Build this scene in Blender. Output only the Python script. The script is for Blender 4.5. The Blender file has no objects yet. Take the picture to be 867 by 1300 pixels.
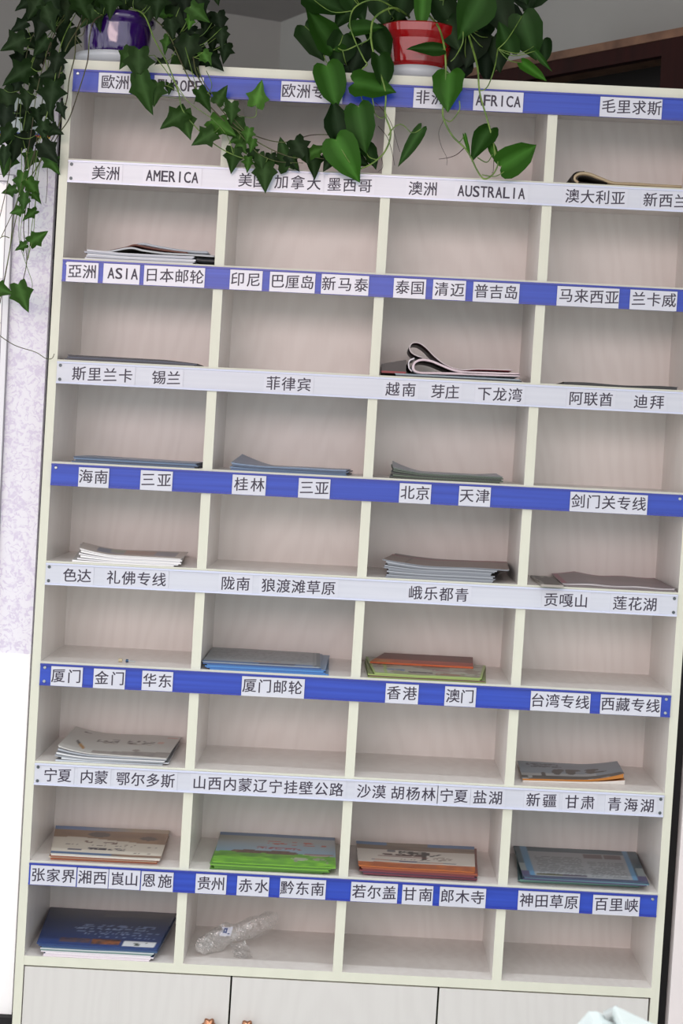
import bpy, bmesh, math, random
from mathutils import Vector, Matrix
random.seed(7)
S = bpy.context.scene
COL = S.collection

# ------------------------------------------------------------------ camera
CAM = Vector((-0.00987, -3.08892, 1.52858))
YAW, PITCH, ROLL, FPX = -0.00907, -0.03813, 0.04998, 2426.78
W, H = 867, 1300
_f = Vector((math.sin(YAW)*math.cos(PITCH), math.cos(YAW)*math.cos(PITCH), math.sin(PITCH)))
_r0 = Vector((math.cos(YAW), -math.sin(YAW), 0)); _u0 = _r0.cross(_f)
_r = math.cos(ROLL)*_r0 + math.sin(ROLL)*_u0
_u = -math.sin(ROLL)*_r0 + math.cos(ROLL)*_u0
cd = bpy.data.cameras.new('camera'); cam = bpy.data.objects.new('camera', cd); COL.objects.link(cam)
cam.matrix_world = Matrix(((_r.x, _u.x, -_f.x, CAM.x), (_r.y, _u.y, -_f.y, CAM.y), (_r.z, _u.z, -_f.z, CAM.z), (0, 0, 0, 1)))
cd.sensor_width = 36; cd.lens = FPX/1300*36; cd.clip_start = 0.05
cd.dof.use_dof = True; cd.dof.focus_distance = 3.12; cd.dof.aperture_fstop = 10
S.camera = cam

# ------------------------------------------------------------------ light and exposure
S.view_settings.view_transform = 'Standard'; S.view_settings.look = 'None'
S.view_settings.gamma = 1; S.view_settings.use_curve_mapping = False
S.view_settings.exposure = 0.0
wd = bpy.data.worlds.new('world'); S.world = wd; wd.use_nodes = True
_n = wd.node_tree.nodes; _l = wd.node_tree.links
_bg = _n['Background']; _bg.inputs[1].default_value = 1.92
_tc = _n.new('ShaderNodeTexCoord'); _sx = _n.new('ShaderNodeSeparateXYZ'); _ma = _n.new('ShaderNodeMath'); _ma.operation = 'MULTIPLY_ADD'
_ma.inputs[1].default_value = .5; _ma.inputs[2].default_value = .5
_cr = _n.new('ShaderNodeValToRGB'); _e = _cr.color_ramp.elements; _e.new(.5); _e.new(.5)
for _q, (_z, _k) in zip(_e, ((-.5, 1.12), (-.03, .92), (.32, .74), (.6, 1.2))):
    _q.position = .5+_z/2; _q.color = (.94*_k, .98*_k, .985*_k, 1)
_l.new(_tc.outputs['Generated'], _sx.inputs[0]); _l.new(_sx.outputs['Z'], _ma.inputs[0]); _l.new(_ma.outputs[0], _cr.inputs[0]); _l.new(_cr.outputs[0], _bg.inputs[0])

def area(name, loc, target, sx, sy, power, color, spread=180):
    l = bpy.data.lights.new(name, 'AREA'); l.shape = 'RECTANGLE'; l.size = sx; l.size_y = sy
    l.energy = power; l.color = color; l.spread = math.radians(spread)
    o = bpy.data.objects.new(name, l); COL.objects.link(o); o.location = loc
    o.rotation_euler = (Vector(target) - Vector(loc)).to_track_quat('-Z', 'Y').to_euler()
    return o
# daylight from unseen shopfront windows behind the photographer, pink added to tint the back panels
area('window_daylight', (-0.9, -4.5, 2.38), (-0.4, 0, 1.6), 2.5, 0.8, 50, (1.0, 0.72, 0.70))
# fluorescent tube above the cabinet front, its spread narrowed to spare the top rows
area('ceiling_tube', (0.0, -0.85, 2.70), (0.0, -0.85, 0), 1.6, 0.09, 7, (0.90, 0.97, 1.0), 75)

# ------------------------------------------------------------------ projection helpers (photo pixel to a point of the room)
def ray(u, v):
    return _f + _r*((u-433.5)/FPX) - _u*((v-650)/FPX)
def at(u, v, y):
    d = ray(u, v); return CAM + d*((y-CAM.y)/d.y)
def at_z(u, v, z):
    d = ray(u, v); return CAM + d*((z-CAM.z)/d.z)
def pix(p):
    d = Vector(p)-CAM; z = d.dot(_f)
    return 433.5+FPX*d.dot(_r)/z, 650-FPX*d.dot(_u)/z
def lin(c):
    if isinstance(c, str):
        c = [int(c[i:i+2], 16)/255 for i in (0, 2, 4)]
    return tuple((x/12.92 if x <= .04045 else ((x+.055)/1.055)**2.4) for x in c)

# ------------------------------------------------------------------ materials
def mat(name, color, rough=.5, metal=0, spec=.5, coat=0):
    m = bpy.data.materials.new(name); m.use_nodes = True
    b = m.node_tree.nodes['Principled BSDF']
    b.inputs['Base Color'].default_value = (*color, 1); b.inputs['Roughness'].default_value = rough
    b.inputs['Metallic'].default_value = metal; b.inputs['Specular IOR Level'].default_value = spec
    b.inputs['Coat Weight'].default_value = coat; b.inputs['Coat Roughness'].default_value = .08
    return m
def nodes(m):
    nt = m.node_tree; return nt, nt.nodes, nt.links, nt.nodes['Principled BSDF']
def noisy(m, c2, scale=(20, 20, 20), lo=.4, hi=.6, detail=4, bump=0):
    nt, N, L, b = nodes(m)
    tc = N.new('ShaderNodeTexCoord'); mp = N.new('ShaderNodeMapping'); mp.inputs['Scale'].default_value = scale
    no = N.new('ShaderNodeTexNoise'); no.inputs['Scale'].default_value = 1; no.inputs['Detail'].default_value = detail
    cr = N.new('ShaderNodeValToRGB'); cr.color_ramp.elements[0].position = lo; cr.color_ramp.elements[1].position = hi
    cr.color_ramp.elements[0].color = b.inputs['Base Color'].default_value[:]; cr.color_ramp.elements[1].color = (*c2, 1)
    L.new(tc.outputs['Object'], mp.inputs[0]); L.new(mp.outputs[0], no.inputs['Vector'])
    L.new(no.outputs[0], cr.inputs[0]); L.new(cr.outputs[0], b.inputs['Base Color'])
    if bump:
        bp = N.new('ShaderNodeBump'); bp.inputs['Strength'].default_value = bump; bp.inputs['Distance'].default_value = .002
        L.new(no.outputs[0], bp.inputs['Height']); L.new(bp.outputs[0], b.inputs['Normal'])
    return m
def wood_melamine(name, ca, cb, ringscale=17.0, rough=.33):
    m = mat(name, ca, rough)
    nt, N, L, b = nodes(m)
    tc = N.new('ShaderNodeTexCoord')
    mp = N.new('ShaderNodeMapping'); mp.inputs['Scale'].default_value = (1.0, 1.0, .22)
    wv = N.new('ShaderNodeTexWave'); wv.wave_type = 'RINGS'; wv.rings_direction = 'Y'
    wv.inputs['Scale'].default_value = ringscale; wv.inputs['Distortion'].default_value = 9
    wv.inputs['Detail'].default_value = 2; wv.inputs['Detail Scale'].default_value = 1.2
    mp2 = N.new('ShaderNodeMapping'); mp2.inputs['Scale'].default_value = (330, 330, 9)
    no = N.new('ShaderNodeTexNoise'); no.inputs['Scale'].default_value = 1; no.inputs['Detail'].default_value = 3
    mx = N.new('ShaderNodeMath'); mx.operation = 'MULTIPLY_ADD'; mx.inputs[1].default_value = .55
    mm = N.new('ShaderNodeMath'); mm.operation = 'MULTIPLY'; mm.inputs[1].default_value = .55
    cr = N.new('ShaderNodeValToRGB')
    cr.color_ramp.elements[0].position = .15; cr.color_ramp.elements[0].color = (*cb, 1)
    cr.color_ramp.elements[1].position = .75; cr.color_ramp.elements[1].color = (*ca, 1)
    L.new(tc.outputs['Object'], mp.inputs[0]); L.new(mp.outputs[0], wv.inputs['Vector'])
    L.new(tc.outputs['Object'], mp2.inputs[0]); L.new(mp2.outputs[0], no.inputs['Vector'])
    L.new(no.outputs[0], mm.inputs[0]); L.new(wv.outputs['Fac'], mx.inputs[0]); L.new(mm.outputs[0], mx.inputs[2])
    L.new(mx.outputs[0], cr.inputs[0]); L.new(cr.outputs[0], b.inputs['Base Color'])
    bp = N.new('ShaderNodeBump'); bp.inputs['Strength'].default_value = .12; bp.inputs['Distance'].default_value = .001
    L.new(no.outputs[0], bp.inputs['Height']); L.new(bp.outputs[0], b.inputs['Normal'])
    return m
M = {}
M['board'] = wood_melamine('white_melamine', (.80, .765, .735), (.765, .725, .695))
M['door'] = wood_melamine('door_melamine', (.605, .60, .58), (.585, .578, .56))
M['edge'] = noisy(mat('cream_edge_band', (.655, .67, .565), .4), (.62, .635, .535), (30, 30, 6), .3, .7)
M['gap_shade_and_base'] = mat('shade_and_base_black', (.006, .006, .007), .8)  # near-black standing in for shade in gaps; also the black base at left
M['blue'] = noisy(mat('blue_strip_insert', lin('2b49b4'), .33, 0, .35, .08), lin('223ca0'), (3, 3, 160), .35, .7, 2, .05)
M['white_strip'] = noisy(mat('white_strip_insert', (.565, .59, .66), .3, 0, .5, .3), (.53, .555, .63), (3, 3, 160), .35, .7, 2, .04)
M['clear_lip'] = mat('strip_lip_plastic', lin('c9cfe6'), .15)
M['lip_blue'] = mat('strip_lip_blue', lin('20339a'), .3)
M['card'] = noisy(mat('paper_card', (.585, .605, .68), .3, 0, .5, .3), (.55, .57, .65), (25, 25, 25), .3, .7)
M['ink'] = mat('printed_ink', lin('2b2438'), .5)
M['screw'] = mat('zinc_screw', (.42, .46, .47), .35, 1)
M['dark_screw'] = mat('darkened_screw', (.10, .12, .13), .4, .6)
M['copper'] = mat('copper_knob', (.40, .19, .11), .3, 1)
M['wall'] = noisy(mat('grey_plaster', (.41, .415, .40), .8), (.375, .38, .365), (3, 3, 3), .3, .7)
M['ceil'] = noisy(mat('grey_ceiling', (.34, .325, .32), .85), (.31, .295, .29), (3, 3, 3), .3, .7)
M['floor'] = noisy(mat('floor_tile', (.30, .285, .27), .35), (.26, .25, .24), (6, 6, 6), .3, .7)
M['white_wall'] = noisy(mat('white_board', (.93, .93, .93), .5), (.90, .90, .91), (4, 4, 4), .3, .7)
M['pale'] = noisy(mat('pale_pillar_paint', (.74, .69, .69), .6), (.70, .66, .66), (8, 8, 8), .3, .7)
M['bookwood'] = noisy(mat('dark_red_wood', lin('35110e'), .55, 0, .2), lin('260b09'), (40, 40, 4), .3, .7)
M['bookshade'] = mat('dark_red_wood_shaded', lin('120706'), .6)  # the case's wood darkened to paint the shade of its interior
M['rawedge'] = noisy(mat('raw_board_edge', lin('8d6b55'), .7), lin('6b4f40'), (20, 20, 20), .35, .65)
M['saucer'] = mat('grey_plastic_saucer', (.50, .53, .57), .3)
M['soil'] = noisy(mat('soil', (.03, .02, .015), .9), (.05, .035, .025), (90, 90, 90))
M['stem'] = noisy(mat('green_stem', lin('6f8a3c'), .5), lin('4b6a2a'), (60, 60, 60))
M['vine'] = noisy(mat('woody_vine', lin('3d3324'), .6), lin('4e5a2c'), (40, 40, 40))
M['root'] = mat('aerial_root', lin('35231b'), .7)

def col_attr_mat(name, rough, spec=.5, trans=0):
    m = mat(name, (1, 1, 1), rough, 0, spec)
    nt, N, L, b = nodes(m)
    a = N.new('ShaderNodeAttribute'); a.attribute_name = 'Col'
    L.new(a.outputs['Color'], b.inputs['Base Color'])
    return m
M['print'] = col_attr_mat('printed_paper', .38)
M['leaf'] = col_attr_mat('ivy_leaf', .55, .09)
M['heartleaf'] = col_attr_mat('pothos_leaf', .5, .1)

def wallpaper():
    m = mat('lilac_floral_wallpaper', (.9, .9, .93), .55)
    nt, N, L, b = nodes(m)
    tc = N.new('ShaderNodeTexCoord')
    def noise(scale, detail, dist):
        n = N.new('ShaderNodeTexNoise'); n.inputs['Scale'].default_value = scale; n.inputs['Detail'].default_value = detail
        n.inputs['Distortion'].default_value = dist; L.new(tc.outputs['Object'], n.inputs['Vector']); return n.outputs[0]
    def ramp(src, *stops):
        r = N.new('ShaderNodeValToRGB'); e = r.color_ramp.elements
        while len(e) < len(stops): e.new(.5)
        for q, (p, v) in zip(e, stops): q.position = p; q.color = (v, v, v, 1)
        L.new(src, r.inputs[0]); return r.outputs[0]
    def math_(op, x, y):
        k = N.new('ShaderNodeMath'); k.operation = op; L.new(x, k.inputs[0]); L.new(y, k.inputs[1]); return k.outputs[0]
    vine = ramp(noise(62, 1.5, 1.2), (.44, 0), (.475, 1), (.52, 1), (.555, 0))
    bloom = ramp(noise(34, 1.5, .8), (.53, 0), (.58, 1))
    petal = ramp(noise(150, 2, .8), (.40, .15), (.55, 1))
    pat = math_('MAXIMUM', math_('MULTIPLY', bloom, petal), math_('MULTIPLY', vine, petal))
    mx = N.new('ShaderNodeMix'); mx.data_type = 'RGBA'
    mx.inputs[6].default_value = (.77, .765, .83, 1); mx.inputs[7].default_value = (.63, .585, .72, 1)
    L.new(pat, mx.inputs[0]); L.new(mx.outputs[2], b.inputs['Base Color'])
    return m
M['wallpaper'] = wallpaper()
def map_paper():
    m = mat('map_print', (.9, .92, .93), .3)
    nt, N, L, b = nodes(m)
    tc = N.new('ShaderNodeTexCoord')
    n1 = N.new('ShaderNodeTexNoise'); n1.inputs['Scale'].default_value = 7; n1.inputs['Detail'].default_value = 8
    L.new(tc.outputs['Object'], n1.inputs['Vector'])
    r = N.new('ShaderNodeValToRGB'); e = r.color_ramp.elements
    e[0].position = .40; e[0].color = (.84, .91, .93, 1); e[1].position = .47; e[1].color = (.93, .94, .95, 1)
    for p, c in ((.497, (.93, .94, .95, 1)), (.503, (.45, .45, .55, 1)), (.509, (.94, .95, .95, 1))):
        q = e.new(p); q.color = c
    L.new(n1.outputs[0], r.inputs[0]); L.new(r.outputs[0], b.inputs['Base Color'])
    return m
M['map'] = map_paper()
def film():
    m = bpy.data.materials.new('clear_film'); m.use_nodes = True
    nt = m.node_tree; N = nt.nodes; L = nt.links; N.clear()
    o = N.new('ShaderNodeOutputMaterial'); t = N.new('ShaderNodeBsdfTransparent'); t.inputs[0].default_value = (.985, .985, .985, 1)
    g = N.new('ShaderNodeBsdfGlossy'); g.inputs['Roughness'].default_value = .06; g.inputs[0].default_value = (1, 1, 1, 1)
    tc = N.new('ShaderNodeTexCoord'); no = N.new('ShaderNodeTexNoise'); no.inputs['Scale'].default_value = 95; no.inputs['Detail'].default_value = 2
    no.inputs['Distortion'].default_value = 1.5
    bp = N.new('ShaderNodeBump'); bp.inputs['Strength'].default_value = 1; bp.inputs['Distance'].default_value = .006
    L.new(tc.outputs['Object'], no.inputs['Vector']); L.new(no.outputs[0], bp.inputs['Height']); L.new(bp.outputs[0], g.inputs['Normal'])
    lw = N.new('ShaderNodeLayerWeight'); L.new(bp.outputs[0], lw.inputs['Normal']); lw.inputs[0].default_value = .5
    pw = N.new('ShaderNodeMath'); pw.operation = 'POWER'; pw.inputs[1].default_value = 2.6
    fr = N.new('ShaderNodeMath'); fr.operation = 'MULTIPLY_ADD'; fr.inputs[1].default_value = .95; fr.inputs[2].default_value = .24
    L.new(lw.outputs['Facing'], pw.inputs[0]); L.new(pw.outputs[0], fr.inputs[0])
    df = N.new('ShaderNodeBsdfDiffuse'); hz = N.new('ShaderNodeMixShader'); hz.inputs[0].default_value = .05
    L.new(t.outputs[0], hz.inputs[1]); L.new(df.outputs[0], hz.inputs[2])
    mx = N.new('ShaderNodeMixShader')
    L.new(fr.outputs[0], mx.inputs[0]); L.new(hz.outputs[0], mx.inputs[1]); L.new(g.outputs[0], mx.inputs[2]); L.new(mx.outputs[0], o.inputs[0])
    return m
M['film'] = film()

# ------------------------------------------------------------------ object helpers
def link(name, bm, mats, parent=None, smooth=False):
    me = bpy.data.meshes.new(name); bm.normal_update(); bm.to_mesh(me); bm.free()
    if not isinstance(mats, (list, tuple)): mats = [mats]
    for m in mats: me.materials.append(m)
    if smooth:
        for p in me.polygons: p.use_smooth = True
    o = bpy.data.objects.new(name, me); COL.objects.link(o)
    if parent: o.parent = parent; o.matrix_parent_inverse = parent.matrix_world.inverted()
    return o
def tag(o, label=None, cat=None, group=None, kind=None):
    for k, v in (('label', label), ('category', cat), ('group', group), ('kind', kind)):
        if v: o[k] = v
    return o
def empty(name, loc, label, cat, group=None):
    o = bpy.data.objects.new(name, None); COL.objects.link(o); o.empty_display_size = .03
    o.location = loc; o.matrix_world = Matrix.Translation(loc)
    return tag(o, label, cat, group)
def box(bm, x0, x1, y0, y1, z0, z1, fn=None, mi=0, front=None, top=None, bev=0):
    """box in local coordinates, optionally pushed through fn; front = material of the face towards -Y"""
    vs = [Vector((x, y, z)) for x in (x0, x1) for y in (y0, y1) for z in (z0, z1)]
    if fn: vs = [Vector(fn(*v)) for v in vs]
    V = [bm.verts.new(v) for v in vs]
    F = {}
    for k, idx in (('l', (0, 1, 3, 2)), ('r', (4, 6, 7, 5)), ('f', (0, 4, 5, 1)), ('b', (2, 3, 7, 6)), ('d', (0, 2, 6, 4)), ('t', (1, 5, 7, 3))):
        F[k] = bm.faces.new([V[i] for i in idx]); F[k].material_index = mi
    if front is not None: F['f'].material_index = front
    if top is not None: F['t'].material_index = top
    if bev:
        bmesh.ops.bevel(bm, geom=list({e for f in F.values() for e in f.edges}), offset=bev, segments=2, affect='EDGES', profile=.6)
def lathe(bm, prof, c, seg=40, mi=0, fac=None):
    rings = []
    for r, z in prof:
        ring = []
        for k in range(seg):
            a = 2*math.pi*k/seg
            rr = r*(fac(a, z) if fac else 1)
            ring.append(bm.verts.new((c[0]+rr*math.cos(a), c[1]+rr*math.sin(a), c[2]+z)))
        rings.append(ring)
    for a, b in zip(rings, rings[1:]):
        for k in range(seg):
            f = bm.faces.new((a[k], a[(k+1) % seg], b[(k+1) % seg], b[k])); f.material_index = mi
    if prof[0][0] > 1e-4: bm.faces.new(list(reversed(rings[0]))).material_index = mi
    if prof[-1][0] > 1e-4: bm.faces.new(rings[-1]).material_index = mi
def smooth_path(pts, n=6):
    P = [Vector(p) for p in pts]
    if len(P) < 3: return P
    out = []
    for i in range(len(P)-1):
        p0 = P[max(i-1, 0)]; p1 = P[i]; p2 = P[i+1]; p3 = P[min(i+2, len(P)-1)]
        for k in range(n):
            t = k/n
            out.append(.5*((2*p1)+(-p0+p2)*t+(2*p0-5*p1+4*p2-p3)*t*t+(-p0+3*p1-3*p2+p3)*t**3))
    out.append(P[-1]); return out
def tube(bm, path, r0, r1=None, seg=6, mi=0):
    r1 = r0 if r1 is None else r1
    prev = None; n = len(path); rings = []
    for i, p in enumerate(path):
        d = (path[min(i+1, n-1)]-path[max(i-1, 0)])
        if d.length < 1e-9: d = Vector((0, 0, 1))
        d.normalize()
        a = prev if prev else (Vector((0, 1, 0)) if abs(d.y) < .9 else Vector((1, 0, 0)))
        x = (a-d*a.dot(d)).normalized(); y = d.cross(x); prev = x
        r = r0+(r1-r0)*i/max(n-1, 1)
        rings.append([bm.verts.new(p+r*(x*math.cos(t)+y*math.sin(t))) for t in (2*math.pi*k/seg for k in range(seg))])
    for a, b in zip(rings, rings[1:]):
        for k in range(seg):
            bm.faces.new((a[k], a[(k+1) % seg], b[(k+1) % seg], b[k])).material_index = mi
    bm.faces.new(list(reversed(rings[0]))).material_index = mi; bm.faces.new(rings[-1]).material_index = mi

# ------------------------------------------------------------------ cabinet frame of reference (it leans a little to the right at the top)
RACK, Z0W = 0.01122, 1.30
P_, T, TS, D = .26, .01543, .01376, .24555
ZS = {0: .81514, 2: .65722, 3: .49813, 4: .3342, 5: .1691, 6: .00781, 7: -.15608, 8: -.31892, 9: -.48289, 10: -.64}
def C(x, y, z): return (x+RACK*z, y, z+Z0W)
LI, RI = -2*P_+T/2, 2*P_-T/2
LO, RO = LI-TS, RI+TS

# ------------------------------------------------------------------ the setting
def quadwall(name, pts, m, thick, kind='structure'):
    """wall slab standing behind the given face (pts counterclockwise seen from the room)"""
    a, b, c, d = [Vector(p) for p in pts]
    n = (b-a).cross(d-a).normalized()
    bm = bmesh.new()
    f = [bm.verts.new(p) for p in (a, b, c, d)]; k = [bm.verts.new(p-n*thick) for p in (a, b, c, d)]
    bm.faces.new(f); bm.faces.new(list(reversed(k)))
    for i in range(4): bm.faces.new((f[(i+1) % 4], f[i], k[i], k[(i+1) % 4]))
    return tag(link(name, bm, m), kind=kind)
CEIL = 2.75
cn = at_z(357, 28, CEIL); cx, cy = cn.x, cn.y
ca, sa = math.cos(math.radians(28)), math.sin(math.radians(28))
la = Vector((cx-3.2*ca, cy-3.2*sa, 0)); rb = Vector((cx+5.5*sa, cy-5.5*ca, 0))
quadwall('wall_back', [(la.x, la.y, 0), (cx, cy, 0), (cx, cy, CEIL), (la.x, la.y, CEIL)], M['wall'], .1)
quadwall('wall_right', [(cx, cy, 0), (rb.x, rb.y, 0), (rb.x, rb.y, CEIL), (cx, cy, CEIL)], M['wall'], .1)
bm = bmesh.new(); box(bm, -4, 4, -6, 4, -.1, 0); tag(link('floor', bm, M['floor']), kind='structure')
bm = bmesh.new(); box(bm, -4, 4, -1.65, 4, CEIL, CEIL+.1); tag(link('ceiling', bm, M['ceil']), kind='structure')

# wallpapered partition to the left of the cabinet
YP = .06
zt = at(40, 120, YP).z; zm = at(10, 829, YP).z; zb = at(8, 1287, YP).z; ze = at(8, 1270, YP).z
def edge_x(z, g): return LO+RACK*(z-Z0W)-g
def panel(name, y0, y1, z0, z1, g0, g1, xl, m, top=None):
    bm = bmesh.new()
    def fn(x, y, z):
        if x > .5: return (edge_x(z, g0+(g1-g0)*(z-z0)/(z1-z0)), y, z)
        return (xl, y, z)
    box(bm, 0, 1, y0, y1, z0, z1, fn)
    return tag(link(name, bm, m), kind='structure')
panel('wall_left', YP, YP+.05, zm, zt, .0128, .0165, -1.9, M['wallpaper'])
panel('trim_1', YP-.002, YP+.05, zb, zm, .0116, .0128, -1.9, M['white_wall'])
panel('gap_shade_left', YP+.02, YP+.06, ze, zt, -.0010, -.0010, -.62, M['gap_shade_and_base'])  # black strip painting the shade of the gap beside the cabinet
bm = bmesh.new(); box(bm, -1.9, LO-.014, YP-.02, YP+.05, 0, zb); tag(link('baseboard_left', bm, M['gap_shade_and_base']), kind='structure')

# pale pillar and a black strip painting the gap's shade, right of the cabinet
def pillar(x0, x1, y0, y1, m, name):
    bm = bmesh.new(); box(bm, x0, x1, y0, y1, 0, 2.3, lambda x, y, z: (x+RACK*(z-Z0W), y, z)); tag(link(name, bm, m), kind='structure')
gx = at(854.9, 1200, 0); gx = gx.x-RACK*(gx.z-Z0W)
pillar(RO+.0015, gx-.0005, .03, .06, M['gap_shade_and_base'], 'gap_shade_right')
pillar(gx, gx+.35, 0, .2, M['pale'], 'wall_pillar')

# ------------------------------------------------------------------ the display cabinet
cab = empty('display_cabinet', (0, D/2, 0), 'tall cream pigeonhole display cabinet with four columns, label strips and cupboard doors below', 'cabinet')
BM = [M['board'], M['edge']]
def part(name, boxes, mats=BM, parent=cab, **kw):
    bm = bmesh.new()
    for b in boxes: box(bm, *b, fn=C, **kw)
    return link(name, bm, mats, parent)
ZF = -Z0W
part('side_panel', [(LO, LI, 0, D+.004, ZF, ZS[0])], front=1)
part('side_panel', [(RI, RO, 0, D+.004, ZF, ZS[0])], front=1)
part('top_panel', [(LI, RI, .0006, D, ZS[0]-T, ZS[0])], front=1)
part('bottom_panel', [(LI, RI, .0006, D, ZS[10]-T, ZS[10])], front=1)
part('back_panel', [(LI, RI, D, D+.004, ZF, ZS[0])])
for i in (-1, 0, 1):
    part('divider', [(i*P_-T/2, i*P_+T/2, .0004, D, ZS[10], ZS[0]-T)], front=1)
for r in range(2, 10):
    for c in range(4):
        x0 = (c-2)*P_+T/2; x1 = x0+P_-T
        part('shelf', [(x0, x1, .0012, D, ZS[r]-T, ZS[r])], front=1)
# cupboard below
zd1 = ZS[10]-T-.0025; zd0 = ZF+.09
part('plinth', [(LI, RI, .03, D, ZF, ZF+.085)])
gaps = [LI]
for u, v in ((293.5, 1244.5), (556.7, 1257.8)):
    g = at(u, v, 0); gaps.append(g.x-RACK*(g.z-Z0W))
gaps.append(RI)
part('cupboard_floor', [(LI, RI, .03, D, ZF+.085, ZF+.1)])
bm = bmesh.new(); box(bm, LI, RI, .0225, .024, zd0+.012, ZS[10]-T, fn=C); link('door_gap_shade', bm, M['gap_shade_and_base'], cab)  # thin black sheet painting the shade between the doors
doors = []
for k in range(3):
    x0, x1 = gaps[k]+.0016, gaps[k+1]-.0016
    if k == 2: x1 -= .0012
    bm = bmesh.new(); box(bm, x0, x1, .002, .020, zd0, zd1, fn=C, mi=1)
    for f in list(bm.faces):
        if f.normal.y < -.5 or f.calc_center_median().y < .003: 
            r = bmesh.ops.inset_region(bm, faces=[f], thickness=.0016, depth=0); f.material_index = 0
    d = link('cupboard_door', bm, [M['door'], M['edge']], cab); doors.append(d)
def knob(door, u, v):
    c = at(u, v, -.004)
    bm = bmesh.new()
    prof = [(.003, .014), (.0035, .006), (.0085, .002), (.0115, -.003), (.0105, -.008), (.006, -.0105), (0.0001, -.0115)]
    seg = 32; rings = []
    for r, y in prof:
        rings.append([bm.verts.new((c.x+r*(1+.14*math.cos(6*a)*(r > .005))*math.cos(a), c.y-.008+y+.0, c.z+r*(1+.14*math.cos(6*a)*(r > .005))*math.sin(a))) for a in (2*math.pi*q/seg for q in range(seg))])
    for a, b in zip(rings, rings[1:]):
        for q in range(seg): bm.faces.new((a[q], b[q], b[(q+1) % seg], a[(q+1) % seg]))
    tag(link('knob', bm, M['copper'], door, True), 'copper flower-shaped knob')
knob(doors[0], 266, 1299); knob(doors[1], 314, 1301.5); knob(doors[2], 803, 1325)

# ---- characters
_gc = {}
_fc = bpy.data.curves.new('glyph', 'FONT'); _fc.resolution_u = 3
_fo = bpy.data.objects.new('glyph', _fc); COL.objects.link(_fo)
def glyph(ch):
    if ch not in _gc:
        _fc.body = ch; bpy.context.view_layer.update()
        dg = bpy.context.evaluated_depsgraph_get()
        me = bpy.data.meshes.new_from_object(_fo.evaluated_get(dg), depsgraph=dg)
        _gc[ch] = ([v.co.copy() for v in me.vertices], [tuple(p.vertices) for p in me.polygons]); bpy.data.meshes.remove(me)
    return _gc[ch]
gv = glyph('国')[0]
GH = max(v.y for v in gv)-min(v.y for v in gv); GX = (max(v.x for v in gv)+min(v.x for v in gv))/2; GY = (max(v.y for v in gv)+min(v.y for v in gv))/2
def put_char(bm, ch, x, z, size, y, mi, wfac=1, latin=False):
    vs, fs = glyph(ch)
    if not vs: return
    if latin:
        x0 = min(v.x for v in vs); x1 = max(v.x for v in vs); h = max(v.y for v in vs)
        k = size/h; wx = wfac/max(x1-x0, .25*h)
        pts = [((v.x-(x0+x1)/2)*wx, (v.y-h/2)*k) for v in vs]
    else:
        k = size/GH
        pts = [((v.x-GX)*k, (v.y-GY)*k+.055*(v.x-GX)*k) for v in vs]
    d = .00042 if latin else .00024                  # brush weight: the outline is laid down four times, slightly shifted
    for n, (dx, dz) in enumerate(((-d, -d*.6), (d, -d*.6), (-d, d*.6), (d, d*.6))):
        V = [bm.verts.new(C(x+a+dx, y-n*2e-6, z+b+dz)) for a, b in pts]
        for f in fs:
            try: bm.faces.new([V[i] for i in f]).material_index = mi
            except ValueError: pass

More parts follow.
